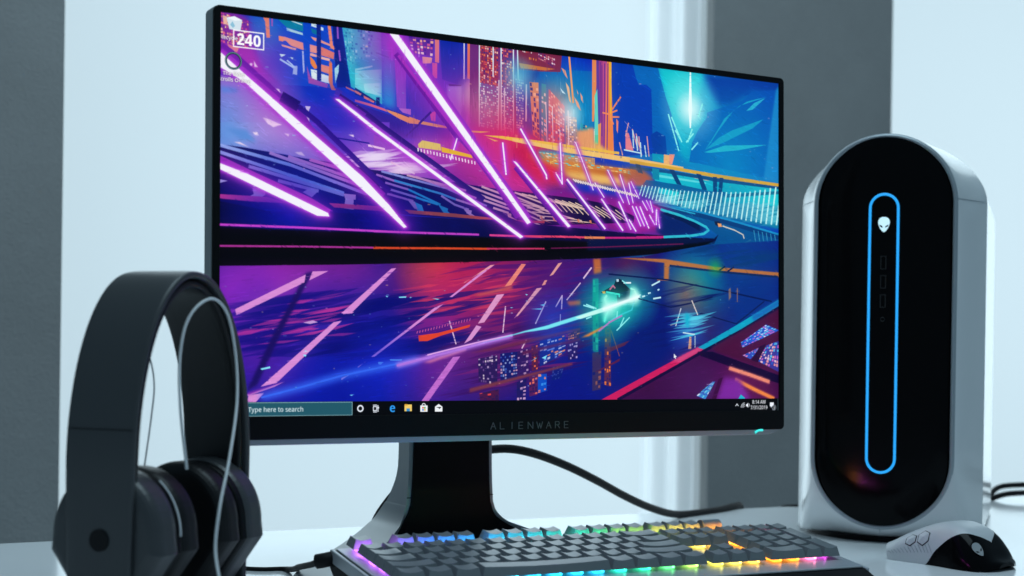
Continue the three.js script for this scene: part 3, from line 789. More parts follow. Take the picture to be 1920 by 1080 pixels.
function paintDesktop() {
  const cv = document.createElement('canvas'); cv.width = 1920; cv.height = 1080;
  const c = cv.getContext('2d');
  const rnd = (seed) => () => { seed = (seed * 1664525 + 1013904223) >>> 0; return seed / 4294967296; };
  const trace = (a) => { c.beginPath(); for (let i = 0; i < a.length; i += 2) i ? c.lineTo(a[i], a[i + 1]) : c.moveTo(a[i], a[i + 1]); };
  const rgba = (hex, a) => `rgba(${parseInt(hex.slice(1, 3), 16)},${parseInt(hex.slice(3, 5), 16)},${parseInt(hex.slice(5, 7), 16)},${a})`;
  const inQuad = (q, u, v) => [0, 1].map((k) => (1 - v) * ((1 - u) * q[k] + u * q[2 + k]) + v * ((1 - u) * q[6 + k] + u * q[4 + k]));
  const pen = {
    c(a) { trace(a); c.clip(); },
    p(color, a, blur) { c.filter = blur ? `blur(${blur}px)` : 'none'; c.fillStyle = color; trace(a); c.closePath(); c.fill(); c.filter = 'none'; },
    g(color, [x, y], r, a) {
      const gr = c.createRadialGradient(x, y, 0, x, y, r);
      gr.addColorStop(0, rgba(color, a)); gr.addColorStop(0.45, rgba(color, a * 0.55)); gr.addColorStop(1, rgba(color, 0));
      c.fillStyle = gr; c.fillRect(x - r, y - r, 2 * r, 2 * r);
    },
    l(color, width, a, glow) {
      c.lineJoin = 'round'; c.lineCap = 'butt';
      if (glow) { c.filter = `blur(${glow * 0.6}px)`; c.strokeStyle = color === '#f6ecff' ? '#b040e0' : color; c.lineWidth = width + glow; trace(a); c.stroke(); c.filter = 'none'; }
      c.strokeStyle = color; c.lineWidth = width; trace(a); c.stroke();
    },
    w(base, colours, nx, ny, q, density, seed) {
      const r = rnd(seed * 7919 + 13);
      if (base) pen.p(base, q, 0);
      for (let j = 0; j < ny; j++) for (let i = 0; i < nx; i++) {
        if (r() > density) continue;
        const w = 0.55 + 0.4 * r(), h = 0.45 + 0.4 * r(), u = (i + 0.1) / nx, v = (j + 0.1) / ny;
        pen.p(colours[Math.floor(r() * colours.length)], [...inQuad(q, u, v), ...inQuad(q, u + w / nx, v), ...inQuad(q, u + w / nx, v + h / ny), ...inQuad(q, u, v + h / ny)], 0);
      }
    },
    t(glow, width, a) {
      for (const [w, b, al] of [[width * 2.2, 20, 0.34], [width * 0.7, 6, 0.75]]) { c.filter = `blur(${b}px)`; c.strokeStyle = rgba(glow, al); c.lineWidth = w; trace(a); c.closePath(); c.stroke(); }
      c.filter = 'blur(2px)'; c.strokeStyle = '#c860e8'; c.lineWidth = 4; trace(a); c.closePath(); c.stroke();
      c.filter = 'none'; c.fillStyle = '#f4f2fc'; trace(a); c.closePath(); c.fill();
    },
    f(color, q, n, width, seed) {
      const r = rnd(seed * 104729 + 7);
      for (let i = 0; i < n; i++) {
        const [x, y] = inQuad(q, r(), r()), len = width * (6 + 16 * r()), dy = -0.16 * len * (0.6 + r()), h = width * (0.35 + r() * 0.8);
        c.globalAlpha = 0.35 + 0.4 * r();
        pen.p(color, [x - len, y - dy, x, y - h, x + len, y + dy, x + len * 0.2, y + h], 0);
      }
      c.globalAlpha = 1;
    },
  };
  c.save();
  for (const [kind, ...rest] of DESKTOP_PICTURE) pen[kind](...rest);
  c.restore();
  {                                                                // brush marks: short strokes of the colour already there, a soft bloom, deeper darks
    const src = c.getImageData(0, 0, 1920, 1080).data, r = rnd(4242);
    for (let i = 0; i < 10000; i++) {
      const x = r() * 1920, y = r() * 1040, k = (Math.floor(y) * 1920 + Math.floor(x)) * 4, sum = src[k] + src[k + 1] + src[k + 2], j = 0.78 + 0.5 * r(), tall = y < 330 && x > 500 && x < 1300, len = 5 + 17 * r() * r();
      if (sum > 640) continue;
      const a = tall ? Math.PI / 2 : y > 640 ? -0.2 + 0.12 * r() : (r() - 0.5) * 0.9 + 0.3;
      c.globalAlpha = 0.2 + 0.3 * r(); c.strokeStyle = `rgb(${Math.min(255, src[k] * j) | 0},${Math.min(255, src[k + 1] * j) | 0},${Math.min(255, src[k + 2] * j) | 0})`; c.lineWidth = 1 + 3 * r() * r();
      c.beginPath(); c.moveTo(x - len * Math.cos(a), y - len * Math.sin(a)); c.lineTo(x + len * Math.cos(a), y + len * Math.sin(a)); c.stroke();
    }
    for (let i = 0; i < 260; i++) { const x = r() * 1920, y = r() * 1000, s = 1 + 2.4 * r(); if (y > 480 && y < 690) continue; c.globalAlpha = 0.15 + 0.35 * r(); c.fillStyle = ['#bfe8ff', '#ffb0d8', '#ffc890', '#8af0f0'][Math.floor(r() * 4)]; c.fillRect(x, y, s * (1 + 2 * r()), s); }
    c.globalAlpha = 1;
    const d = c.getImageData(0, 0, 1920, 1080), q = d.data; for (let i = 0; i < q.length; i++) if (i % 4 !== 3) q[i] = 255 * Math.pow(q[i] / 255, 1.14); c.putImageData(d, 0, 0);
    c.globalCompositeOperation = 'screen'; c.globalAlpha = 0.2; c.filter = 'blur(16px)'; c.drawImage(cv, 0, 0); c.filter = 'none'; c.globalAlpha = 1; c.globalCompositeOperation = 'source-over';
  }
  // the desktop's icons, the frame-rate read-out and the taskbar
  const text = (s, x, y, size, color = '#ffffff', align = 'left', weight = '') => { c.font = `${weight} ${size}px sans-serif`; c.textAlign = align; c.fillStyle = color; c.fillText(s, x, y); };
  pen.p('#d4e4ee', [18, 14, 40, 8, 62, 16, 57, 46, 26, 44], 0); pen.p('#f0f8fc', [18, 14, 40, 8, 62, 16, 42, 20], 0); pen.p('#8cc0d8', [28, 32, 35, 22, 42, 34, 36, 40], 0);
  c.shadowColor = 'rgba(0,0,0,0.8)'; c.shadowBlur = 3; text('Recycle Bin', 38, 72, 15, '#ffffff', 'center');
  text('The Elder', 40, 168, 15, '#ffffff', 'center'); text('Scrolls Online', 40, 184, 15, '#ffffff', 'center'); c.shadowBlur = 0;
  c.strokeStyle = '#20303c'; c.lineWidth = 6; c.beginPath(); c.arc(38, 128, 21, 0, 7); c.stroke(); c.strokeStyle = '#6a98a0'; c.lineWidth = 2; c.beginPath(); c.arc(38, 128, 22, 0, 7); c.stroke();
  c.strokeStyle = '#ffffff'; c.lineWidth = 3; c.strokeRect(38, 45, 85, 44); text('240', 81, 83, 42, '#ffffff', 'center', 'bold');
  c.fillStyle = '#05070c'; c.fillRect(0, 1040, 1920, 40);
  c.fillStyle = '#235868'; c.fillRect(48, 1041, 341, 38); c.strokeStyle = '#7aa4ac'; c.lineWidth = 2; c.strokeRect(49, 1042, 339, 36);
  text('Type here to search', 84, 1067, 18, '#d8e8ec');
  c.fillStyle = '#e8f0f8'; c.fillRect(14, 1052, 9, 8); c.fillRect(25, 1052, 9, 8); c.fillRect(14, 1062, 9, 8); c.fillRect(25, 1062, 9, 8);
  c.strokeStyle = '#eef4ff'; c.lineWidth = 4; c.beginPath(); c.arc(413, 1060, 8, 0, 7); c.stroke();
  c.lineWidth = 2.5; c.strokeRect(453, 1055, 10, 11); c.beginPath(); c.moveTo(467, 1051); c.lineTo(467, 1070); c.moveTo(452, 1051); c.lineTo(464, 1051); c.moveTo(452, 1070); c.lineTo(464, 1070); c.stroke(); c.fillStyle = '#eef4ff'; c.fillRect(465, 1056, 5, 5);
  text('e', 512, 1071, 34, '#2f9cf4', 'center', 'bold');
  c.fillStyle = '#f4cf6c'; c.fillRect(550, 1050, 23, 19); c.fillStyle = '#e0a83a'; c.fillRect(550, 1049, 10, 4); c.fillStyle = '#3a90c8'; c.fillRect(556, 1061, 11, 8);
  c.fillStyle = '#f2f6fa'; c.fillRect(600, 1053, 23, 18); c.strokeStyle = '#f2f6fa'; c.lineWidth = 2.5; c.beginPath(); c.arc(611, 1053, 5.5, Math.PI, 0); c.stroke();
  [['#e0503a', 606, 1057], ['#58b050', 612, 1057], ['#3a80d8', 606, 1063], ['#e8b030', 612, 1063]].forEach(([k, x, y]) => { c.fillStyle = k; c.fillRect(x, y, 5, 5); });
  pen.p('#f2f6fa', [647, 1057, 659, 1049, 671, 1057, 671, 1071, 647, 1071], 0); pen.p('#05070c', [650, 1058, 668, 1058, 661, 1064, 660, 1061], 0);
  c.strokeStyle = '#eef4ff'; c.lineWidth = 2.5; c.beginPath(); c.moveTo(1739, 1064); c.lineTo(1745, 1057); c.lineTo(1751, 1064); c.stroke();
  c.lineWidth = 2; for (const r of [5, 10, 15]) { c.beginPath(); c.arc(1777, 1069, r, Math.PI, Math.PI * 1.5); c.stroke(); }
  pen.p('#eef4ff', [1782, 1058, 1786, 1058, 1791, 1053, 1791, 1070, 1786, 1065, 1782, 1065], 0); c.beginPath(); c.arc(1790, 1061, 6, -1, 1); c.stroke();
  text('8:14 AM', 1836, 1057, 15.5, '#f4f8ff', 'center'); text('7/31/2019', 1836, 1075, 15.5, '#f4f8ff', 'center');
  pen.p('#eef4ff', [1882, 1053, 1898, 1053, 1898, 1066, 1890, 1066, 1886, 1071, 1886, 1066, 1882, 1066], 0); c.fillStyle = '#05070c'; c.beginPath(); c.arc(1899, 1070, 8, 0, 7); c.fill(); c.strokeStyle = '#b8c8d8'; c.lineWidth = 1.5; c.stroke(); text('3', 1899, 1075, 13, '#f4f8ff', 'center');
  c.fillStyle = '#3a5058'; c.fillRect(1915, 1041, 2, 38);
  const tex = new THREE.CanvasTexture(cv); tex.colorSpace = THREE.SRGBColorSpace; tex.magFilter = THREE.LinearFilter;
  return tex;
}

// ---------------------------------------------------------------- textures and materials
let seed = 20190731;
const rand = () => { seed = (seed * 1664525 + 1013904223) >>> 0; return seed / 4294967296; };
function noiseTexture(size, octaves, lo, hi, repeat) {             // tiling value noise, one grey channel
  const a = new Float32Array(size * size);
  for (const [cells, amp] of octaves) {
    const g = Array.from({ length: cells * cells }, rand), at = (i, j) => g[((j + cells) % cells) * cells + ((i + cells) % cells)];
    for (let y = 0; y < size; y++) for (let x = 0; x < size; x++) {
      const fx = x / size * cells, fy = y / size * cells, i = Math.floor(fx), j = Math.floor(fy), u = smooth(0, 1, fx - i), v = smooth(0, 1, fy - j);
      a[y * size + x] += amp * ((1 - v) * ((1 - u) * at(i, j) + u * at(i + 1, j)) + v * ((1 - u) * at(i, j + 1) + u * at(i + 1, j + 1)));
    }
  }
  let mn = Infinity, mx = -Infinity; for (const x of a) { mn = Math.min(mn, x); mx = Math.max(mx, x); }
  const d = new Uint8Array(size * size * 4);
  for (let i = 0; i < size * size; i++) { const k = Math.round(255 * (lo + (hi - lo) * (a[i] - mn) / (mx - mn))); d.set([k, k, k, 255], i * 4); }
  const t = new THREE.DataTexture(d, size, size); t.wrapS = t.wrapT = THREE.RepeatWrapping; t.magFilter = THREE.LinearFilter; t.repeat.set(repeat, repeat); t.needsUpdate = true; return t;
}
const lin = (r, g, b) => new THREE.Color().setRGB(r, g, b);
const std = (o) => new THREE.MeshStandardMaterial(o), phys = (o) => new THREE.MeshPhysicalMaterial(o);
const smudges = noiseTexture(512, [[6, 1], [14, 0.7], [40, 0.4], [128, 0.35]], 0.55, 1, 1);
const fineGrain = noiseTexture(256, [[64, 0.6], [128, 1]], 0, 1, 1);
const plasterGrain = noiseTexture(512, [[8, 0.5], [40, 0.5], [128, 1], [256, 0.8]], 0, 1, 2.2);
const plasterTone = noiseTexture(512, [[3, 1], [9, 0.6], [30, 0.3], [200, 0.35]], 0.82, 1, 1.3);
const M = {
  desk: phys({ color: lin(0.8, 0.82, 0.84), roughness: 0.15, roughnessMap: smudges, specularIntensity: 0.42 }),
  wall: std({ color: lin(0.335, 0.333, 0.328), roughness: 0.92, map: plasterTone, bumpMap: plasterGrain, bumpScale: 0.0012 }),
  sheer: phys({ color: lin(0.92, 0.93, 0.94), roughness: 0.95, transmission: 0.74, thickness: 0 }),
  windowFrame: std({ color: lin(0.55, 0.58, 0.6), roughness: 0.5 }),
  blind: phys({ color: lin(0.8, 0.8, 0.8), roughness: 1, transmission: 0.85, thickness: 0 }),
  black: phys({ color: lin(0.003, 0.003, 0.004), roughness: 0.45, specularIntensity: 0.2 }),
  matteBlack: phys({ color: lin(0.004, 0.0045, 0.0055), roughness: 0.5, specularIntensity: 0.25, bumpMap: fineGrain, bumpScale: 0.00005 }),
  rubber: phys({ color: lin(0.007, 0.007, 0.008), roughness: 0.6, specularIntensity: 0.4 }),
  gloss: phys({ color: lin(0.002, 0.002, 0.0025), roughness: 0.14, specularIntensity: 0.18 }),
  silver: std({ color: lin(0.3, 0.33, 0.345), roughness: 0.42, metalness: 0.25 }),
  shell: phys({ color: lin(0.68, 0.7, 0.71), roughness: 0.26, clearcoat: 0.5, clearcoatRoughness: 0.08 }),
  shellSatin: std({ color: lin(0.54, 0.56, 0.58), roughness: 0.42 }),
  rim: std({ color: lin(0.3, 0.34, 0.37), roughness: 0.35, metalness: 0.3 }),
  cushion: phys({ color: lin(0.005, 0.0055, 0.0065), roughness: 0.42, specularIntensity: 0.6, bumpMap: fineGrain, bumpScale: 0.0001 }),
  headset: std({ color: lin(0.042, 0.046, 0.05), roughness: 0.36, bumpMap: fineGrain, bumpScale: 0.00003 }),
  keycap: std({ color: lin(0.185, 0.21, 0.22), roughness: 0.28 }),
  plate: std({ color: lin(0.42, 0.45, 0.47), roughness: 0.35, metalness: 0.3 }),
  letter: std({ color: lin(0.1, 0.105, 0.11), roughness: 0.4 }),
  portLine: std({ color: lin(0.006, 0.0062, 0.007), roughness: 0.4 }),
  emblem: std({ color: lin(0.3, 0.32, 0.33), roughness: 0.4 }),
  wire: std({ color: lin(0.7, 0.72, 0.73), roughness: 0.45 }),
};
const glow = (r, g, b, k) => std({ color: lin(r * 0.3, g * 0.3, b * 0.3), roughness: 0.5, emissive: lin(r, g, b), emissiveIntensity: k });

// ---------------------------------------------------------------- the setting: desk, wall piers, two lit windows
{
  const s = [[-2.2, -0.514], [2.2, -0.346], [2.2, 1.1], [-2.2, 1.1]].map(([x, z]) => [x, -z]);
  const g = extrude(s, 0.03, 0.002); g.rotateX(-Math.PI / 2); g.translate(0, -0.03, 0);
  const uv = g.attributes.uv; for (let i = 0; i < uv.count; i++) uv.setXY(i, uv.getX(i) * 1.1, uv.getY(i) * 1.1);
  structure('desk_surface', g, M.desk);
}
const WALL = -1.1, PANE = -1.2, X1 = [-0.1625, 1.0606, 1.5232], LOW = -0.7, HIGH = 2.5;
const wallBox = (x0, x1) => { const g = box(x1 - x0, HIGH - LOW, 0.14, (x0 + x1) / 2, (HIGH + LOW) / 2, WALL - 0.07); const p = g.attributes.position, uv = g.attributes.uv; for (let i = 0; i < uv.count; i++) uv.setXY(i, p.getX(i) + p.getZ(i), p.getY(i)); return g; };
structure('wall', wallBox(-2.4, X1[0]), M.wall);
structure('wall_pier', wallBox(X1[1], X1[2]), M.wall);
function windowThing(label, x0, x1) {
  const w = thing('window', label, 'window', [(x0 + x1) / 2, LOW, PANE], 0, 'lit windows behind the desk'), W = x1 - x0, H = HIGH - LOW;
  part('window_blind', new THREE.PlaneGeometry(W - 0.026, H - 0.02).translate(0, H / 2, -0.001), M.blind, w);
  areaLight('daylight', 1.9, 2.4, DAY, 1.68, [x0 + (x1 - x0) * 0.55, 0.55, PANE - 0.7], [x0 + (x1 - x0) * 0.55, 0.55, 1]);   // the sky outside, through the cloth
  for (const s of [-1, 1]) part('window_frame', box(0.012, H - 0.004, 0.02, s * (W / 2 - 0.0075), H / 2, 0.004, 0.003), M.windowFrame, w);
  areaLight('window_light', W - 0.03, H - 0.07, DAY, 0.75, [(x0 + x1) / 2, (HIGH + LOW) / 2, PANE + 0.02], [(x0 + x1) / 2, (HIGH + LOW) / 2, 1]);
  return w;
}
windowThing('wide pale blue window behind the monitor', X1[0], X1[1]);
windowThing('bright window behind the white computer tower', X1[2], 3.4);

{
  const c = thing('curtain', 'narrow pale sheer curtain gathered beside the grey pier', 'curtain', [0.985, LOW, -1.122]);
  const folds = (u) => 0.009 * Math.sin(u * 17 + 0.6) + 0.006 * Math.sin(u * 31 + 2);
  part('curtain_cloth', grid(90, 6, (u, v) => [-0.075 + 0.15 * u, v * (HIGH - LOW), folds(u) + 0.002 * Math.sin(v * 5 + u * 6)]), M.sheer, c);
}

{
  const c = thing('ceiling_light', 'flat square ceiling light high above the desk', 'light', [0.2, 2.4, 0.3]);
  part('light_frame', extrude([[-0.82, -0.82], [0.82, -0.82], [0.82, 0.82], [-0.82, 0.82]], 0.05, 0, [[[-0.79, -0.79], [-0.79, 0.79], [0.79, 0.79], [0.79, -0.79]]]).rotateX(Math.PI / 2).translate(0, 0.05, 0), M.windowFrame, c);
  part('light_diffuser', new THREE.PlaneGeometry(1.58, 1.58).rotateX(Math.PI / 2).translate(0, 0.03, 0), glow(0.62, 0.82, 0.92, 1), c);
  areaLight('ceiling_lamp', 1.56, 1.56, lin(0.6, 0.82, 0.93), 3.3, [0.2, 2.41, 0.3], [0.2, 0, 0.3001]);
}

// ---------------------------------------------------------------- monitor
const TILT = -0.0245, SW = 0.5977, SH = 0.3362;
{
  const mon = thing('monitor', 'large black-bezel monitor showing a neon city race', 'monitor');
  const head = new THREE.Group(); head.name = 'display'; head.position.set(0, 0.325, 0); head.rotation.x = TILT; mon.add(head);
  const L = -0.3055, R = 0.3055, T = 0.1745, B = -0.1885;
  const rr = (l, r, t, b, q) => { const s = new THREE.Shape(); s.moveTo(l + q, b); s.lineTo(r - q, b); s.absarc(r - q, b + q, q, -Math.PI / 2, 0); s.lineTo(r, t - q); s.absarc(r - q, t - q, q, 0, Math.PI / 2); s.lineTo(l + q, t); s.absarc(l + q, t - q, q, Math.PI / 2, Math.PI); s.lineTo(l, b + q); s.absarc(l + q, b + q, q, Math.PI, Math.PI * 1.5); return s; };
  part('back_shell', extrude(rr(L, R, T, B, 0.006), 0.0145, 0.001).translate(0, 0, -0.0178), M.silver, head);
  part('back_bulge', extrude(rr(-0.2, 0.2, 0.12, -0.13, 0.05), 0.04, 0.02, [], 4).translate(0, 0, -0.075), M.silver, head);
  const hole = [[-SW / 2, -SH / 2], [-SW / 2, SH / 2], [SW / 2, SH / 2], [SW / 2, -SH / 2]];
  part('bezel', extrude(rr(L + 0.0006, R - 0.0006, T - 0.0006, B + 0.0006, 0.005), 0.003, 0.0008, [hole]).translate(0, 0, -0.0012), M.matteBlack, head);
  const screenMat = phys({ color: lin(0.002, 0.002, 0.0025), roughness: 0.4, specularIntensity: 0.12, emissive: 0xffffff, emissiveMap: paintDesktop(), emissiveIntensity: 1 });
  part('screen', new THREE.PlaneGeometry(SW + 0.001, SH + 0.001).translate(0, 0, 0.0006), screenMat, head, 'lit screen showing a purple and teal neon city with a taskbar');
  areaLight('screen_light', SW, SH, lin(0.3, 0.2, 0.75), 0.12, [0, 0.325, 0.012], [0, 0.3, 1]);
  // lower trim with the power light
  part('lower_trim', extrude([[L + 0.02, B + 0.001], [R - 0.004, B + 0.001], [R - 0.02, B - 0.0042], [L + 0.02, B - 0.0042]], 0.012, 0.0006).translate(0, 0, -0.0105), M.silver, head);
  part('power_light', tube([[0.2665, B - 0.0024, 0.0026], [0.2685, B - 0.0008, 0.0028], [0.2715, B + 0.0002, 0.003], [0.276, B + 0.0003, 0.003]], 0.0011, 20, false, 8), glow(0.05, 0.85, 0.8, 1), head, 'small teal power light');
  // spaced maker's lettering, one stroke at a time
  const strokes = { a: [[0, 0, 0.5, 1], [0.5, 1, 1, 0], [0.2, 0.36, 0.8, 0.36]], l: [[0, 1, 0, 0], [0, 0, 0.8, 0]], i: [[0.5, 0, 0.5, 1]], e: [[0, 0, 0, 1], [0, 1, 0.8, 1], [0, 0.5, 0.7, 0.5], [0, 0, 0.8, 0]], n: [[0, 0, 0, 1], [0, 1, 1, 0], [1, 0, 1, 1]], w: [[-0.1, 1, 0.25, 0], [0.25, 0, 0.5, 0.8], [0.5, 0.8, 0.75, 0], [0.75, 0, 1.1, 1]], r: [[0, 0, 0, 1], [0, 1, 0.7, 1], [0.7, 1, 0.85, 0.75], [0.85, 0.75, 0.7, 0.5], [0.7, 0.5, 0, 0.5], [0.45, 0.5, 0.9, 0]] };
  [...'alienware'].forEach((k, n) => {
    const h = 0.006, w = 0.0052, x0 = -0.0415 + n * 0.0099, y0 = B + 0.0062;
    part('raised_letter', merge(strokes[k].map(([ax, ay, bx, by]) => { const dx = (bx - ax) * w, dy = (by - ay) * h, l = Math.hypot(dx, dy); return new THREE.BoxGeometry(l + 0.0004, 0.0006, 0.0006).rotateZ(Math.atan2(dy, dx)).translate(x0 + (ax + bx) / 2 * w, y0 + (ay + by) / 2 * h, 0.0028); })), M.letter, head);
  });
  // stand: a flared neck that runs out into two legs
  const half = (o) => [[0.0415 + o, 0.3], [0.0425 + o, 0.12], [0.0445 + o, 0.066], [0.046 + o, 0.057], [0.0495 + o, 0.048], [0.056 + o, 0.0405], [0.066 + o * 0.8, 0.0335 + o * 0.6], [0.085, 0.0255 + o], [0.11, 0.0185 + o], [0.15, 0.0115 + o], [0.19, 0.0065 + o], [0.2, 0.002]];
  const edge = (o) => { const c = new THREE.SplineCurve(half(o).map((p) => V2(...p))); return (s) => c.getPoint(s); };
  const forward = (x) => 1.05 * Math.max(0, Math.abs(x) - 0.052), STX = -0.004;
  const face = (o, z) => { const e = edge(o); return grid(40, 70, (u, v) => { const p = e(v), x = (u * 2 - 1) * p.x; return [STX + x, p.y, z + forward(x)]; }); };
  const flank = (o, z, s) => { const e = edge(o); return grid(6, 70, (u, v) => { const p = e(v), d = u * (0.028 + 0.06 * smooth(0.1, 0, p.y)); return [STX + s * (p.x - 0.002 * u), p.y, z + forward(p.x) - d]; }); };
  part('stand_body', merge([face(0.0045, -0.14), flank(0.0045, -0.14, -1), flank(0.0045, -0.14, 1)]), M.silver, mon);
  part('stand_front', merge([face(0, -0.1375), ...[-1, 1].map((s) => { const e = edge(0); return grid(1, 70, (u, v) => { const p = e(v); return [STX + s * p.x, p.y, -0.1375 + forward(p.x) - 0.0025 * u]; }); })]), M.black, mon);
  for (const s of [-1, 1]) part('stand_seam', box(0.0042, 0.0009, 0.0012, STX + s * 0.0468, 0.0665, -0.1396), M.rubber, mon);
  part('stand_mount', box(0.1, 0.1, 0.07, 0, 0.3, -0.1, 0.01), M.silver, mon);
}

// ---------------------------------------------------------------- computer tower
function headEmblem(h) {                                           // an upturned egg-shaped face with two slanted eye openings
  const s = new THREE.Shape(); s.moveTo(0, -0.5 * h); s.bezierCurveTo(0.16 * h, -0.46 * h, 0.36 * h, -0.1 * h, 0.37 * h, 0.13 * h); s.bezierCurveTo(0.37 * h, 0.4 * h, 0.2 * h, 0.5 * h, 0, 0.5 * h);
  s.bezierCurveTo(-0.2 * h, 0.5 * h, -0.37 * h, 0.4 * h, -0.37 * h, 0.13 * h); s.bezierCurveTo(-0.36 * h, -0.1 * h, -0.16 * h, -0.46 * h, 0, -0.5 * h);
  for (const k of [-1, 1]) { const e = new THREE.Path(); e.moveTo(k * 0.06 * h, -0.2 * h); e.quadraticCurveTo(k * 0.08 * h, -0.06 * h, k * 0.3 * h, 0); e.quadraticCurveTo(k * 0.26 * h, -0.2 * h, k * 0.06 * h, -0.2 * h); s.holes.push(e); }
  return s;
}
{
  const tower = thing('computer_tower', 'white rounded computer tower with a glowing blue ring on its black front', 'computer', [0.571, 0, -0.115], -0.865);
  const HW = 0.1065, TOP = 0.47, SEAM = 0.393, BOT = 0.007, OW = 0.0782, OT = 0.4625, OB = 0.019, ZO = 0.1, CY = 0.245;
  const inFull = (x, y) => Math.abs(x) < HW && y > -0.018 && (y < SEAM || (Math.abs(x) / HW) ** 1.8 + ((y - SEAM) / (TOP - SEAM)) ** 1.8 < 1);
  const inOval = (x, y) => { const yy = Math.max(OB + OW, Math.min(OT - OW, y)); return Math.hypot(x, y - yy) < OW; };
  const reach = (inside, a) => { let lo = 0, hi = 0.6; for (let i = 0; i < 40; i++) { const m = (lo + hi) / 2; inside(m * Math.sin(a), CY + m * Math.cos(a)) ? (lo = m) : (hi = m); } return lo; };
  const N = 240, ring = Array.from({ length: N + 1 }, (_, i) => { const a = i / N * Math.PI * 2 + Math.PI; const f = reach(inFull, a), o = reach(inOval, a); return { a, f: [f * Math.sin(a), CY + f * Math.cos(a)], o: [o * Math.sin(a), CY + o * Math.cos(a)] }; });
  const at = (u) => ring[Math.round(u * N)];
  const fascia = (u, s) => { const { f, o } = at(u), k = s ** 0.92; return [o[0] + (f[0] - o[0]) * k, Math.max(BOT, o[1] + (f[1] - o[1]) * k), ZO * (1 - s ** 1.18)]; };
  part('front_shell', grid(N, 24, (u, v) => fascia(u, v)), M.shell, tower);
  part('body_shell', grid(N, 3, (u, v) => { const { f } = at(u); return [f[0] * (1 - 0.004), Math.max(BOT, f[1] - 0.0006), -0.0012 - 0.32 * v]; }), M.shell, tower);
  part('rear_panel', extrude(ring.slice(0, N).map(({ f }) => [f[0] * 0.99, Math.max(BOT, f[1] - 0.001)]), 0.004).translate(0, 0, -0.325), M.black, tower);
  // seam lines of the shell
  for (const s of [-1, 1]) part('shell_seam', tube([0.02, 0.2, 0.4, 0.6, 0.8, 0.98].map((k) => {
    let best = null; for (let i = 0; i <= N; i++) { const q = fascia(i / N, k); if (Math.sign(q[0]) === s && q[1] > 0.3 && (!best || Math.abs(q[1] - 0.389 - 0.004 * k) < Math.abs(best[1] - 0.389 - 0.004 * k))) best = q; }
    return [best[0] + s * 0.0001, 0.389 + 0.004 * k, best[2] + 0.0002];
  }), 0.0005, 30, false, 6), M.rim, tower);
  part('shell_seam', box(0.0007, 0.012, 0.002, 0, 0.0175, ZO - 0.0002), M.rim, tower);
  part('panel_rim', grid(N, 8, (u, v) => { const { o } = at(u), n = Math.hypot(o[0], o[1] - Math.max(OB + OW, Math.min(OT - OW, o[1]))) || 1, nx = o[0] / n, ny = (o[1] - Math.max(OB + OW, Math.min(OT - OW, o[1]))) / n, w = 0.001 - 0.0052 * v; return [o[0] + nx * w, o[1] + ny * w, ZO - 0.0012 + 0.0026 * Math.sin(v * Math.PI * 0.85)]; }), M.rim, tower);
  const bulge = (x) => 0.006 * (1 - (x / OW) ** 2);
  part('front_panel', grid(N, 16, (u, v) => { const { o } = at(u), q = 1 - (1 - v) ** 1.6, r = 1 - q, x = o[0] * 0.955 * r, y = CY + (o[1] - CY) * 0.983 * r; return [x, y, ZO - 0.004 + 0.004 * Math.min(1, q * 9) ** 0.5 + bulge(x)]; }), M.gloss, tower);
  const ZP = (x) => ZO + bulge(x) + 0.0012;
  const stadium = (w, y0, y1, n = 40) => { const p = []; for (let i = 0; i <= n; i++) { const a = Math.PI * i / n; p.push([w * Math.cos(a), y1 - w + w * Math.sin(a)]); } for (let i = 0; i <= n; i++) { const a = Math.PI + Math.PI * i / n; p.push([w * Math.cos(a), y0 + w + w * Math.sin(a)]); } return p; };
  part('light_ring', tube(stadium(0.0153, 0.083, 0.3945).map(([x, y]) => [x, y, ZP(x)]), 0.00145, 260, true, 8), glow(0.02, 0.36, 0.88, 1.05), tower, 'glowing blue elongated ring');
  part('emblem_light', extrude(headEmblem(0.017), 0.0006).translate(0, 0.3605, ZP(0)), glow(0.55, 0.85, 0.97, 1), tower, 'glowing pale blue head emblem');
  [0.318, 0.2965, 0.275].forEach((y) => part('port', extrude([[-0.0032, -0.0075], [0.0032, -0.0075], [0.0032, 0.0075], [-0.0032, 0.0075]], 0.0005, 0, [[[-0.0022, -0.0066], [-0.0022, 0.0066], [0.0022, 0.0066], [0.0022, -0.0066]]]).translate(0, y, ZP(0) - 0.0003), M.portLine, tower));
  part('port', new THREE.TorusGeometry(0.0022, 0.0004, 6, 16).translate(0, 0.2545, ZP(0)), M.portLine, tower);
  // dark foot, set in under the shell
  const foot = []; for (let i = 0; i <= 40; i++) { const x = -0.096 + 0.192 * i / 40; foot.push([x, 0.096 * Math.sqrt(Math.max(0, 1 - (x / 0.0965) ** 2)) ** 1.2 - 0.012]); }
  part('foot', extrude([...foot, [0.096, -0.3], [-0.096, -0.3]], 0.008).rotateX(Math.PI / 2).translate(0, 0.008, 0), M.black, tower);
}

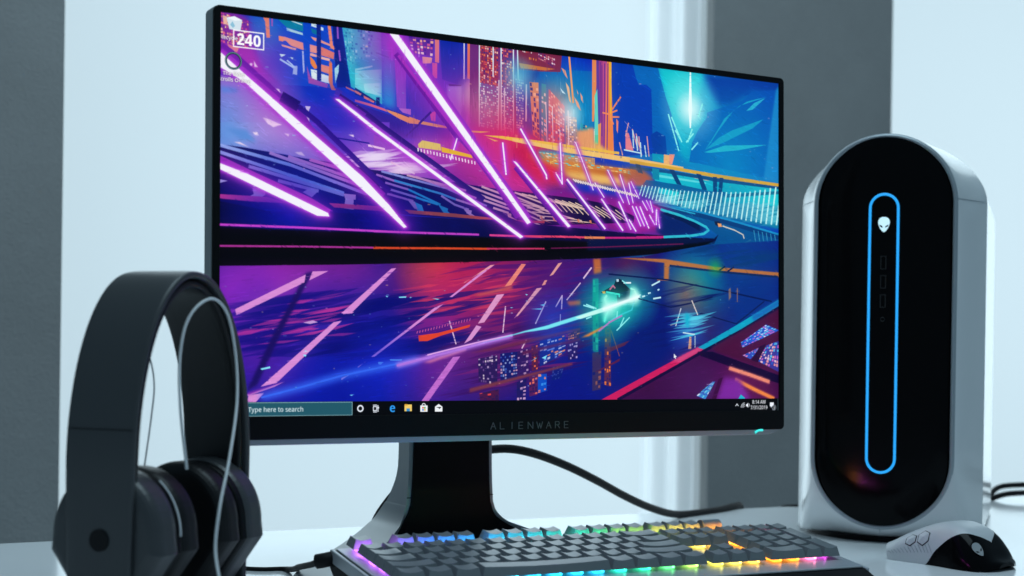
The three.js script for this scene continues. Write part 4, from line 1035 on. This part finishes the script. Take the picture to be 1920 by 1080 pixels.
// ---------------------------------------------------------------- keyboard
const KEY_LIGHT = [[0, 0.62, 0.16, 0.95], [0.07, 0.5, 0.16, 0.95], [0.16, 0.05, 0.18, 0.95], [0.3, 0.02, 0.42, 0.85], [0.42, 0.02, 0.62, 0.6], [0.56, 0.03, 0.6, 0.2], [0.66, 0.45, 0.6, 0.06], [0.74, 0.9, 0.6, 0.1], [0.82, 0.95, 0.32, 0.03], [0.88, 0.95, 0.26, 0.02], [0.92, 0.85, 0.1, 0.75], [1, 0.7, 0.1, 0.8]];
const keyHue = (t) => { for (let i = 1; i < KEY_LIGHT.length; i++) if (t <= KEY_LIGHT[i][0]) { const a = KEY_LIGHT[i - 1], b = KEY_LIGHT[i], k = (t - a[0]) / (b[0] - a[0]); return [1, 2, 3].map((c) => a[c] + (b[c] - a[c]) * k); } return KEY_LIGHT.at(-1).slice(1); };
{
  const kb = thing('keyboard', 'low grey keyboard with rainbow lights beneath its keys', 'keyboard', [0.0135, 0.0215, 0.119], -0.063);
  kb.rotation.order = 'YXZ'; kb.rotation.x = 0.125; const body = kb;   // tilted on its feet
  const U = 0.01905, KW = 0.45, KD = 0.165;
  const side = [[-KD / 2, -0.003], [-KD / 2 + 0.01, -0.009], [KD / 2 - 0.012, -0.0095], [KD / 2 + 0.004, -0.004], [KD / 2 + 0.002, 0.009], [KD / 2 - 0.012, 0.013], [-KD / 2 + 0.004, 0.013], [-KD / 2, 0.009]];
  part('base', extrude(side, KW - 0.004, 0.002).rotateY(-Math.PI / 2).translate((KW - 0.004) / 2, 0, 0), M.matteBlack, body);
  part('top_plate', box(KW - 0.006, 0.0018, KD - 0.02, 0, 0.0142, -0.003, 0.0008), M.plate, body);
  for (const s of [-1, 1]) part('side_wall', box(0.0035, 0.011, KD - 0.012, s * (KW / 2 - 0.0005), 0.0085, -0.003, 0.0012), M.plate, body);
  for (const s of [-1, 1]) part('flip_foot', box(0.03, 0.02, 0.008, s * 0.19, -0.0165, -0.066, 0.002), M.rubber, body);
  const capGeo = {};
  const cap = (w, d) => capGeo[`${w},${d}`] ??= (() => {           // a dished, tapered cap
    const W = w * U - 0.0009, D = d * U - 0.0009, h = 0.0085, in_ = 0.0024, n = 5, m = 4, pos = [], idx = [];
    for (let j = 0; j <= m; j++) for (let i = 0; i <= n; i++) { const u = i / n * 2 - 1, v = j / m * 2 - 1, e = Math.max(Math.abs(u), Math.abs(v)); pos.push(u * (W / 2 - in_), h - 0.0014 * (1 - u * u) - (e > 0.99 ? 0.0003 : 0), v * (D / 2 - in_)); }
    for (let j = 0; j < m; j++) for (let i = 0; i < n; i++) { const a = j * (n + 1) + i, b = a + 1, c = a + n + 1, e = c + 1; idx.push(a, e, b, a, c, e); }
    const edge = []; for (let i = 0; i <= n; i++) edge.push(i); for (let j = 1; j <= m; j++) edge.push(j * (n + 1) + n); for (let i = n - 1; i >= 0; i--) edge.push(m * (n + 1) + i); for (let j = m - 1; j > 0; j--) edge.push(j * (n + 1));
    const b0 = pos.length / 3; for (const e of edge) { const x = pos[e * 3], z = pos[e * 3 + 2]; pos.push(x * (W / 2) / (W / 2 - in_), 0, z * (D / 2) / (D / 2 - in_)); }
    edge.forEach((e, k) => { const k2 = (k + 1) % edge.length; idx.push(e, edge[k2], b0 + k2, e, b0 + k2, b0 + k); });
    let g = new THREE.BufferGeometry(); g.setAttribute('position', new THREE.Float32BufferAttribute(pos, 3)); g.setIndex(idx);
    g.computeVertexNormals(); g = BGU.toCreasedNormals(g, 0.55); g.setAttribute('uv', new THREE.Float32BufferAttribute(new Float32Array(g.attributes.position.count * 2), 2)); return g;
  })();
  const lightGeo = {}, lightMat = {}, R1 = 1.38;
  const key = (cx, row, w = 1, d = 1) => {                          // cx: left edge in key units
    const x = -KW / 2 + 0.0105 + (cx + w / 2) * U, z = -KD / 2 + 0.0175 + (row + (d - 1) / 2) * U;
    const k = part('keycap', cap(w, d), M.keycap, body); k.position.set(x, 0.0187, z);
    const t = (x + KW / 2) / KW + (row < 0.5 ? 0.0 : 0), q = Math.round(t * 40) / 40;
    lightMat[q] ??= [glow(...keyHue(q), 3.4), glow(...keyHue(q), 9)];
    const n = Math.max(1, Math.round(w)), lw = `${n},${w}`, spots = Array.from({ length: n }, (_, i) => (i - (n - 1) / 2) * U * (w / n));
    lightGeo[lw] ??= [merge(spots.map((lx) => box(0.0095, 0.0026, 0.0125, lx, -0.0018, 0, 0.0008))), merge(spots.flatMap((lx) => [-1, 1].map((e) => new THREE.SphereGeometry(0.0011, 8, 6).translate(lx + 0.002 * e, -0.0009, 0.0068 * e))))];
    if (row === R1 || (row > 2 && row < 3 && cx > 15)) for (const lx of spots) { const p = new THREE.PointLight(lin(...keyHue(q)), 0.0021); p.name = 'diode_light'; p.shadow.radius = 0.06; p.castShadow = true; p.position.set(lx, -0.0002, -0.0098); k.add(p); }
    part('key_light', lightGeo[lw][0], lightMat[q][0], k); part('light_diode', lightGeo[lw][1], lightMat[q][1], k);
  };
  key(0, 0); [2, 3, 4, 5, 6.5, 7.5, 8.5, 9.5, 11, 12, 13, 14, 15.25, 16.25, 17.25].forEach((x) => key(x, 0));
  for (let i = 0; i < 13; i++) key(i, R1); key(13, R1, 2);
  key(0, R1 + 1, 1.5); for (let i = 0; i < 12; i++) key(1.5 + i, R1 + 1); key(13.5, R1 + 1, 1.5);
  key(0, R1 + 2, 1.75); for (let i = 0; i < 11; i++) key(1.75 + i, R1 + 2); key(12.75, R1 + 2, 2.25);
  key(0, R1 + 3, 2.25); for (let i = 0; i < 10; i++) key(2.25 + i, R1 + 3); key(12.25, R1 + 3, 2.75);
  key(0, R1 + 4, 1.25); key(1.25, R1 + 4, 1.25); key(2.5, R1 + 4, 1.25); key(3.75, R1 + 4, 6.25); for (let i = 0; i < 4; i++) key(10 + 1.25 * i, R1 + 4, 1.25);
  for (const r of [R1, R1 + 1]) for (let i = 0; i < 3; i++) key(15.25 + i, r);
  key(16.25, R1 + 3); for (let i = 0; i < 3; i++) key(15.25 + i, R1 + 4);
  for (let i = 0; i < 4; i++) key(18.5 + i, R1);
  for (const r of [1, 2, 3]) for (let i = 0; i < 3; i++) key(18.5 + i, R1 + r);
  key(21.5, R1 + 1, 1, 2); key(21.5, R1 + 3, 1, 2); key(18.5, R1 + 4, 2); key(20.5, R1 + 4);
  part('volume_roller', new THREE.CylinderGeometry(0.0072, 0.0072, 0.02, 24).rotateZ(Math.PI / 2).translate(-KW / 2 + 0.0105 + 19.0 * U, 0.0205, -KD / 2 + 0.0165), M.keycap, body);
}
{
  const c = thing('keyboard_cable', 'black cable leading left from the keyboard', 'cable');
  part('plug_sleeve', tube([[-0.1956, 0.0375, 0.031], [-0.2026, 0.0376, 0.0297], [-0.2116, 0.0362, 0.028], [-0.217, 0.0345, 0.0225]], 0.0064, 20, false, 12), M.rubber, c);
  part('cable_cord', tube([[-0.2165, 0.0348, 0.024], [-0.215, 0.031, 0.011], [-0.2109, 0.0256, -0.0155], [-0.2012, 0.0182, -0.0561], [-0.185, 0.008, -0.11], [-0.182, 0.0032, -0.143], [-0.2, 0.003, -0.149], [-0.2184, 0.003, -0.167], [-0.24, 0.003, -0.21], [-0.27, 0.003, -0.28], [-0.275, 0.003, -0.4], [-0.276, 0.001, -0.444], [-0.277, -0.06, -0.46]], 0.0028, 120), M.rubber, c);
}

// ---------------------------------------------------------------- mouse
{
  const ms = thing('mouse', 'white mouse with black rear and two six-sided thumb buttons', 'mouse', [0.455, 0, 0.096], 0.2); ms.scale.set(0.98, 1.13, 0.98);
  // u runs from the nose (-z) to the tail (+z), v from the left foot over the back to the right foot
  const LEN = 0.128, top = lut([0, 0.06, 0.15, 0.3, 0.45, 0.58, 0.7, 0.8, 0.88, 0.94, 1], [0.0165, 0.021, 0.0265, 0.034, 0.0395, 0.0412, 0.0385, 0.0315, 0.021, 0.0125, 0.0085]);
  const wide = lut([0, 0.1, 0.3, 0.5, 0.7, 0.85, 0.95, 1], [0.029, 0.031, 0.0305, 0.0325, 0.036, 0.0345, 0.026, 0.012]);
  const skin = (u, v, off = 0) => {
    const a = Math.PI * (1 - v), h = top(u) + off, w = wide(u) + off, c = Math.cos(a), s = Math.sin(a), base = 0.0018 + (u > 0.9 ? (u - 0.9) * 0.03 : 0);
    const lean = u < 0.5 ? 0.0 : 0.004 * smooth(0.5, 0.9, u) * (c < 0 ? 1 : 0) * (1 - s);
    const p = 0.5, x = Math.sign(c) * Math.abs(c) ** p * w, y = base + Math.abs(s) ** 0.8 * (h - base);
    return [x - lean, y, -LEN / 2 + LEN * u - (u < 0.06 ? (0.06 - u) * 0.06 * s : 0) + (1 - s) * 0.004 * (u < 0.1 ? 1 - u * 10 : 0)];
  };
  const split = lut([0, 0.4, 0.5, 0.6, 0.7, 0.78, 0.85, 1], [0, 0, 0.09, 0.18, 0.29, 0.4, 0.5, 0.5]);
  part('top_shell', grid(90, 60, (u, v) => { const a = split(u), b = 1 - a; return skin(u, a + (b - a) * v); }), M.shellSatin, ms);
  for (const s of [0, 1]) part('palm_rest', grid(70, 24, (k, v) => { const u = 0.4 + 0.6 * k, a = split(u) * v; return skin(u, s ? 1 - a : a, 0.0003); }), M.gloss, ms, 'glossy black rear side');
  part('nose', grid(40, 6, (v, k) => { const [x, y, z] = skin(0, v); return [x * (1 - k), 0.002 + (y - 0.002) * (1 - k), z]; }), M.shellSatin, ms);
  part('tail', grid(40, 6, (v, k) => { const [x, y, z] = skin(1, v, 0.0003); return [x * (1 - k), 0.006 + (y - 0.006) * (1 - k), z]; }), M.gloss, ms);
  part('skid_base', extrude([[-0.027, -0.058], [0.027, -0.058], [0.029, 0], [0.032, 0.03], [0.02, 0.054], [-0.02, 0.054], [-0.032, 0.03], [-0.029, 0]], 0.0022).rotateX(Math.PI / 2).translate(0, 0.0022, 0), M.rubber, ms);
  const onSkin = (u, v, off) => V3(...skin(u, v, off));
  const frame = (u, v) => { const o = onSkin(u, v, 0), du = onSkin(u + 0.01, v, 0).sub(o).normalize(), dv = onSkin(u, v + 0.01, 0).sub(o).normalize(), n = V3().crossVectors(dv, du).normalize(); return { o, du, dv: V3().crossVectors(du, n).normalize(), n: n.x > 0 ? n.negate() : n }; };
  for (const [u, r] of [[0.245, 0.0068], [0.365, 0.0078]]) {       // two six-sided thumb buttons
    const v = 0.212, b = new THREE.Group(); b.name = 'thumb_button'; ms.add(b);
    const ringPts = (k, off) => Array.from({ length: 6 }, (_, i) => { const a = Math.PI / 6 + i * Math.PI / 3; return skin(u + k * r * Math.cos(a) / LEN, v + k * r * Math.sin(a) / 0.092, off); });
    const pos = [], mid = skin(u, v, 0.0016), inner = ringPts(0.93, 0.0006), outer = ringPts(1, 0.00015); inner.forEach((p, i) => { const q = inner[(i + 1) % 6]; pos.push(...mid, ...q, ...p); });
    const g = new THREE.BufferGeometry(); g.setAttribute('position', new THREE.Float32BufferAttribute(pos, 3)); g.setAttribute('uv', new THREE.Float32BufferAttribute(new Float32Array(pos.length / 3 * 2), 2)); g.computeVertexNormals();
    part('button_cap', g, M.shellSatin, b); part('button_gap', merge(outer.map((p, i) => tube([p, outer[(i + 1) % 6]], 0.00045, 4, false, 5))), M.rubber, b);
  }
  for (let i = 0; i < 13; i++) { const u = 0.045 + i * 0.033, v0 = 0.07, v1 = 0.125 + 0.0015 * i; part('grip_line', tube([0, 0.33, 0.66, 1].map((k) => skin(u - 0.02 + 0.04 * (1 - k) + 0.0, v0 + (v1 - v0) * k, 0.0001)), 0.00028, 8, false, 5), M.rim, ms); }
  const { o, du, n } = frame(0.86, 0.29), e = part('head_emblem', extrude(headEmblem(0.0145), 0.0005), M.emblem, ms, 'pale grey head emblem');
  const up = V3(-0.2, 1, -0.9).normalize(), zx = n.clone(), xx = V3().crossVectors(up, zx).normalize(), yy = V3().crossVectors(zx, xx); e.quaternion.setFromRotationMatrix(new THREE.Matrix4().makeBasis(xx, yy, zx)); e.position.copy(o).addScaledVector(n, 0.0009);
}

// ---------------------------------------------------------------- headset on its low rest
{
  const hs = thing('headset', 'grey over-ear headset standing upright left of the monitor', 'headset', [-0.3815, 0.03, 0.1215], 0.674);
  const arch = (r, flat = 1) => (t) => { const a = Math.PI * t; return [-(0.0713 + r) * Math.sign(Math.cos(a)) * Math.abs(Math.cos(a)) ** 0.96, 0.098 + (0.1365 + r) * Math.sin(a) ** 1.0 * flat]; };
  const band = (r0, r1, w, y0) => grid(120, 20, (t, v) => {         // closed cross-section swept over the arch
    const k = v * Math.PI * 2, c = Math.cos(k), s = Math.sin(k), q = Math.sign(c) * Math.abs(c) ** 0.35, e = Math.sign(s) * Math.abs(s) ** 0.35, T = t * 1.5 - 0.25;
    let x, y; if (T < 0) { [x, y] = arch(r0 + (r1 - r0) * (0.5 + 0.5 * q))(0); y += T / 0.25 * (0.098 - y0); } else if (T > 1) { [x, y] = arch(r0 + (r1 - r0) * (0.5 + 0.5 * q))(1); y -= (T - 1) / 0.25 * (0.098 - y0); } else [x, y] = arch(r0 + (r1 - r0) * (0.5 + 0.5 * q))(T);
    return [x, y, e * w / 2 * (1 - 0.08 * smooth(0.12, 0, y))];
  });
  part('headband', band(0, 0.006, 0.056, 0.004), M.headset, hs);
  part('headband_lining', band(-0.007, -0.0004, 0.05, 0.085), M.cushion, hs);
  part('round_badge', new THREE.CylinderGeometry(0.0078, 0.0078, 0.0016, 28).rotateZ(Math.PI / 2).translate(-0.0775, 0.052, 0.002), M.rubber, hs);
  for (const s of [-1, 1]) {
    const cup = new THREE.Group(); cup.name = 'ear_cup'; cup.position.set(s * 0.0635, 0.0475, 0); cup.scale.set(1, 0.95, 0.91); hs.add(cup);
    const out = (k, dx) => { const p = []; for (let i = 0; i <= 30; i++) { const a = Math.PI * i / 30; p.push([0.049 * k * Math.cos(a), 0.006 + 0.05 * k * Math.sin(a)]); } p.push([-0.0505 * k, -0.006 * k], [-0.017 * k, -0.05 * k], [0.017 * k, -0.05 * k], [0.0505 * k, -0.006 * k]); return p; };
    part('cup_shell', extrude(out(1), 0.012, 0.009, [], 5).rotateY(s * Math.PI / 2).translate(s * -0.012, 0, 0), M.headset, cup);
    part('cup_base', extrude(out(0.96), 0.012, 0.003, [], 2).rotateY(s * Math.PI / 2).translate(s * -0.022, 0, 0), M.matteBlack, cup);
    part('cup_trim', tube(out(0.985).slice(0, 10).map(([x, y]) => [x, y, 0]), 0.0008, 40, false, 6).rotateY(s * Math.PI / 2).translate(s * -0.0215, 0, 0), M.wire, cup);
    part('ear_cushion', extrude(out(0.98), 0.008, 0.009, [], 5).rotateY(s * Math.PI / 2).translate(s * -0.04, 0, 0), M.cushion, cup);
  }
  for (const s of [-1, 1]) part('slider_seam', box(0.0008, 0.0005, 0.0535, s * 0.0759, 0.128, 0), M.rubber, hs);
  const strand = [[-0.401, 0.232, 0.0925], [-0.3925, 0.2205, 0.0975], [-0.3865, 0.2075, 0.101], [-0.3832, 0.1871, 0.1032], [-0.3847, 0.1633, 0.1024], [-0.3875, 0.1375, 0.1009], [-0.3891, 0.1236, 0.1001]];
  const wire = [[-0.3807, 0.1292, 0.1744], [-0.3851, 0.1741, 0.1716], [-0.3823, 0.2115, 0.1614], [-0.3748, 0.2344, 0.1541], [-0.3641, 0.2463, 0.1487], [-0.3525, 0.2505, 0.1438], [-0.3389, 0.2412, 0.1345], [-0.3318, 0.2157, 0.1329], [-0.3332, 0.1804, 0.1439], [-0.3498, 0.1359, 0.175], [-0.3637, 0.1044, 0.196], [-0.3694, 0.076, 0.2044], [-0.37, 0.0556, 0.2157]];
  hs.updateMatrixWorld(true); const inv = hs.matrixWorld.clone().invert();
  part('inner_wire', tube(wire.map((p) => V3(...p).applyMatrix4(inv).toArray()), 0.0011, 120), M.wire, hs, 'thin pale wire looping inside the band');
  part('inner_strand', tube(strand.map((p) => V3(...p).applyMatrix4(inv).toArray()), 0.0006, 40), M.rim, hs);
  const rest = thing('headset_rest', 'low white block under the headset', 'rest', [-0.3815, 0, 0.1215], 0.674);
  part('rest_block', box(0.2, 0.0305, 0.11, 0, 0.01525, 0, 0.003), M.shellSatin, rest);
}

// ---------------------------------------------------------------- cables on the desk
{
  const c = thing('monitor_cable', 'thick black cable curving from the monitor stand to the desk edge', 'cable', [0, 0, 0]);
  part('cable_cord', tube([[-0.03, 0.0048, -0.235], [-0.05, 0.012, -0.225], [-0.056, 0.036, -0.205], [-0.044, 0.057, -0.2], [-0.015, 0.084, -0.2], [0.03, 0.102, -0.2], [0.0809, 0.108, -0.2], [0.1021, 0.1076, -0.2], [0.1327, 0.1018, -0.206], [0.1836, 0.0865, -0.222], [0.2377, 0.0665, -0.242], [0.3, 0.0425, -0.272], [0.362, 0.0225, -0.305], [0.43, 0.0075, -0.345], [0.482, 0.0052, -0.365], [0.53, 0.0052, -0.383], [0.572, 0.0062, -0.404], [0.592, 0.003, -0.418], [0.6, -0.03, -0.428], [0.605, -0.12, -0.45]], 0.0047, 220, false, 12), M.rubber, c);
  const d = thing('power_cord', 'thin black cord behind the left side of the white tower', 'cable');
  part('cable_cord', tube([[0.74, 0.004, -0.3], [0.7, 0.0035, -0.375], [0.675, 0.003, -0.394], [0.655, -0.004, -0.416], [0.64, -0.08, -0.44]], 0.0026, 60), M.rubber, d);
  const e = thing('looped_cable', 'looped black cable on the desk right of the tower', 'cable');
  part('cable_cord', tube([[1.6, 0.02, -0.09], [1.3, 0.021, -0.25], [1.13, 0.0205, -0.345], [1.085, 0.0205, -0.368], [1.055, 0.018, -0.378], [1.028, 0.0115, -0.37], [1.008, 0.0045, -0.358], [1.0, 0.0036, -0.35], [1.006, 0.007, -0.345], [1.024, 0.0115, -0.34], [1.05, 0.0135, -0.328], [1.1, 0.0145, -0.3], [1.3, 0.014, -0.19], [1.6, 0.012, -0.03]], 0.0041, 160), M.rubber, e);
}

renderer.render(scene, camera);
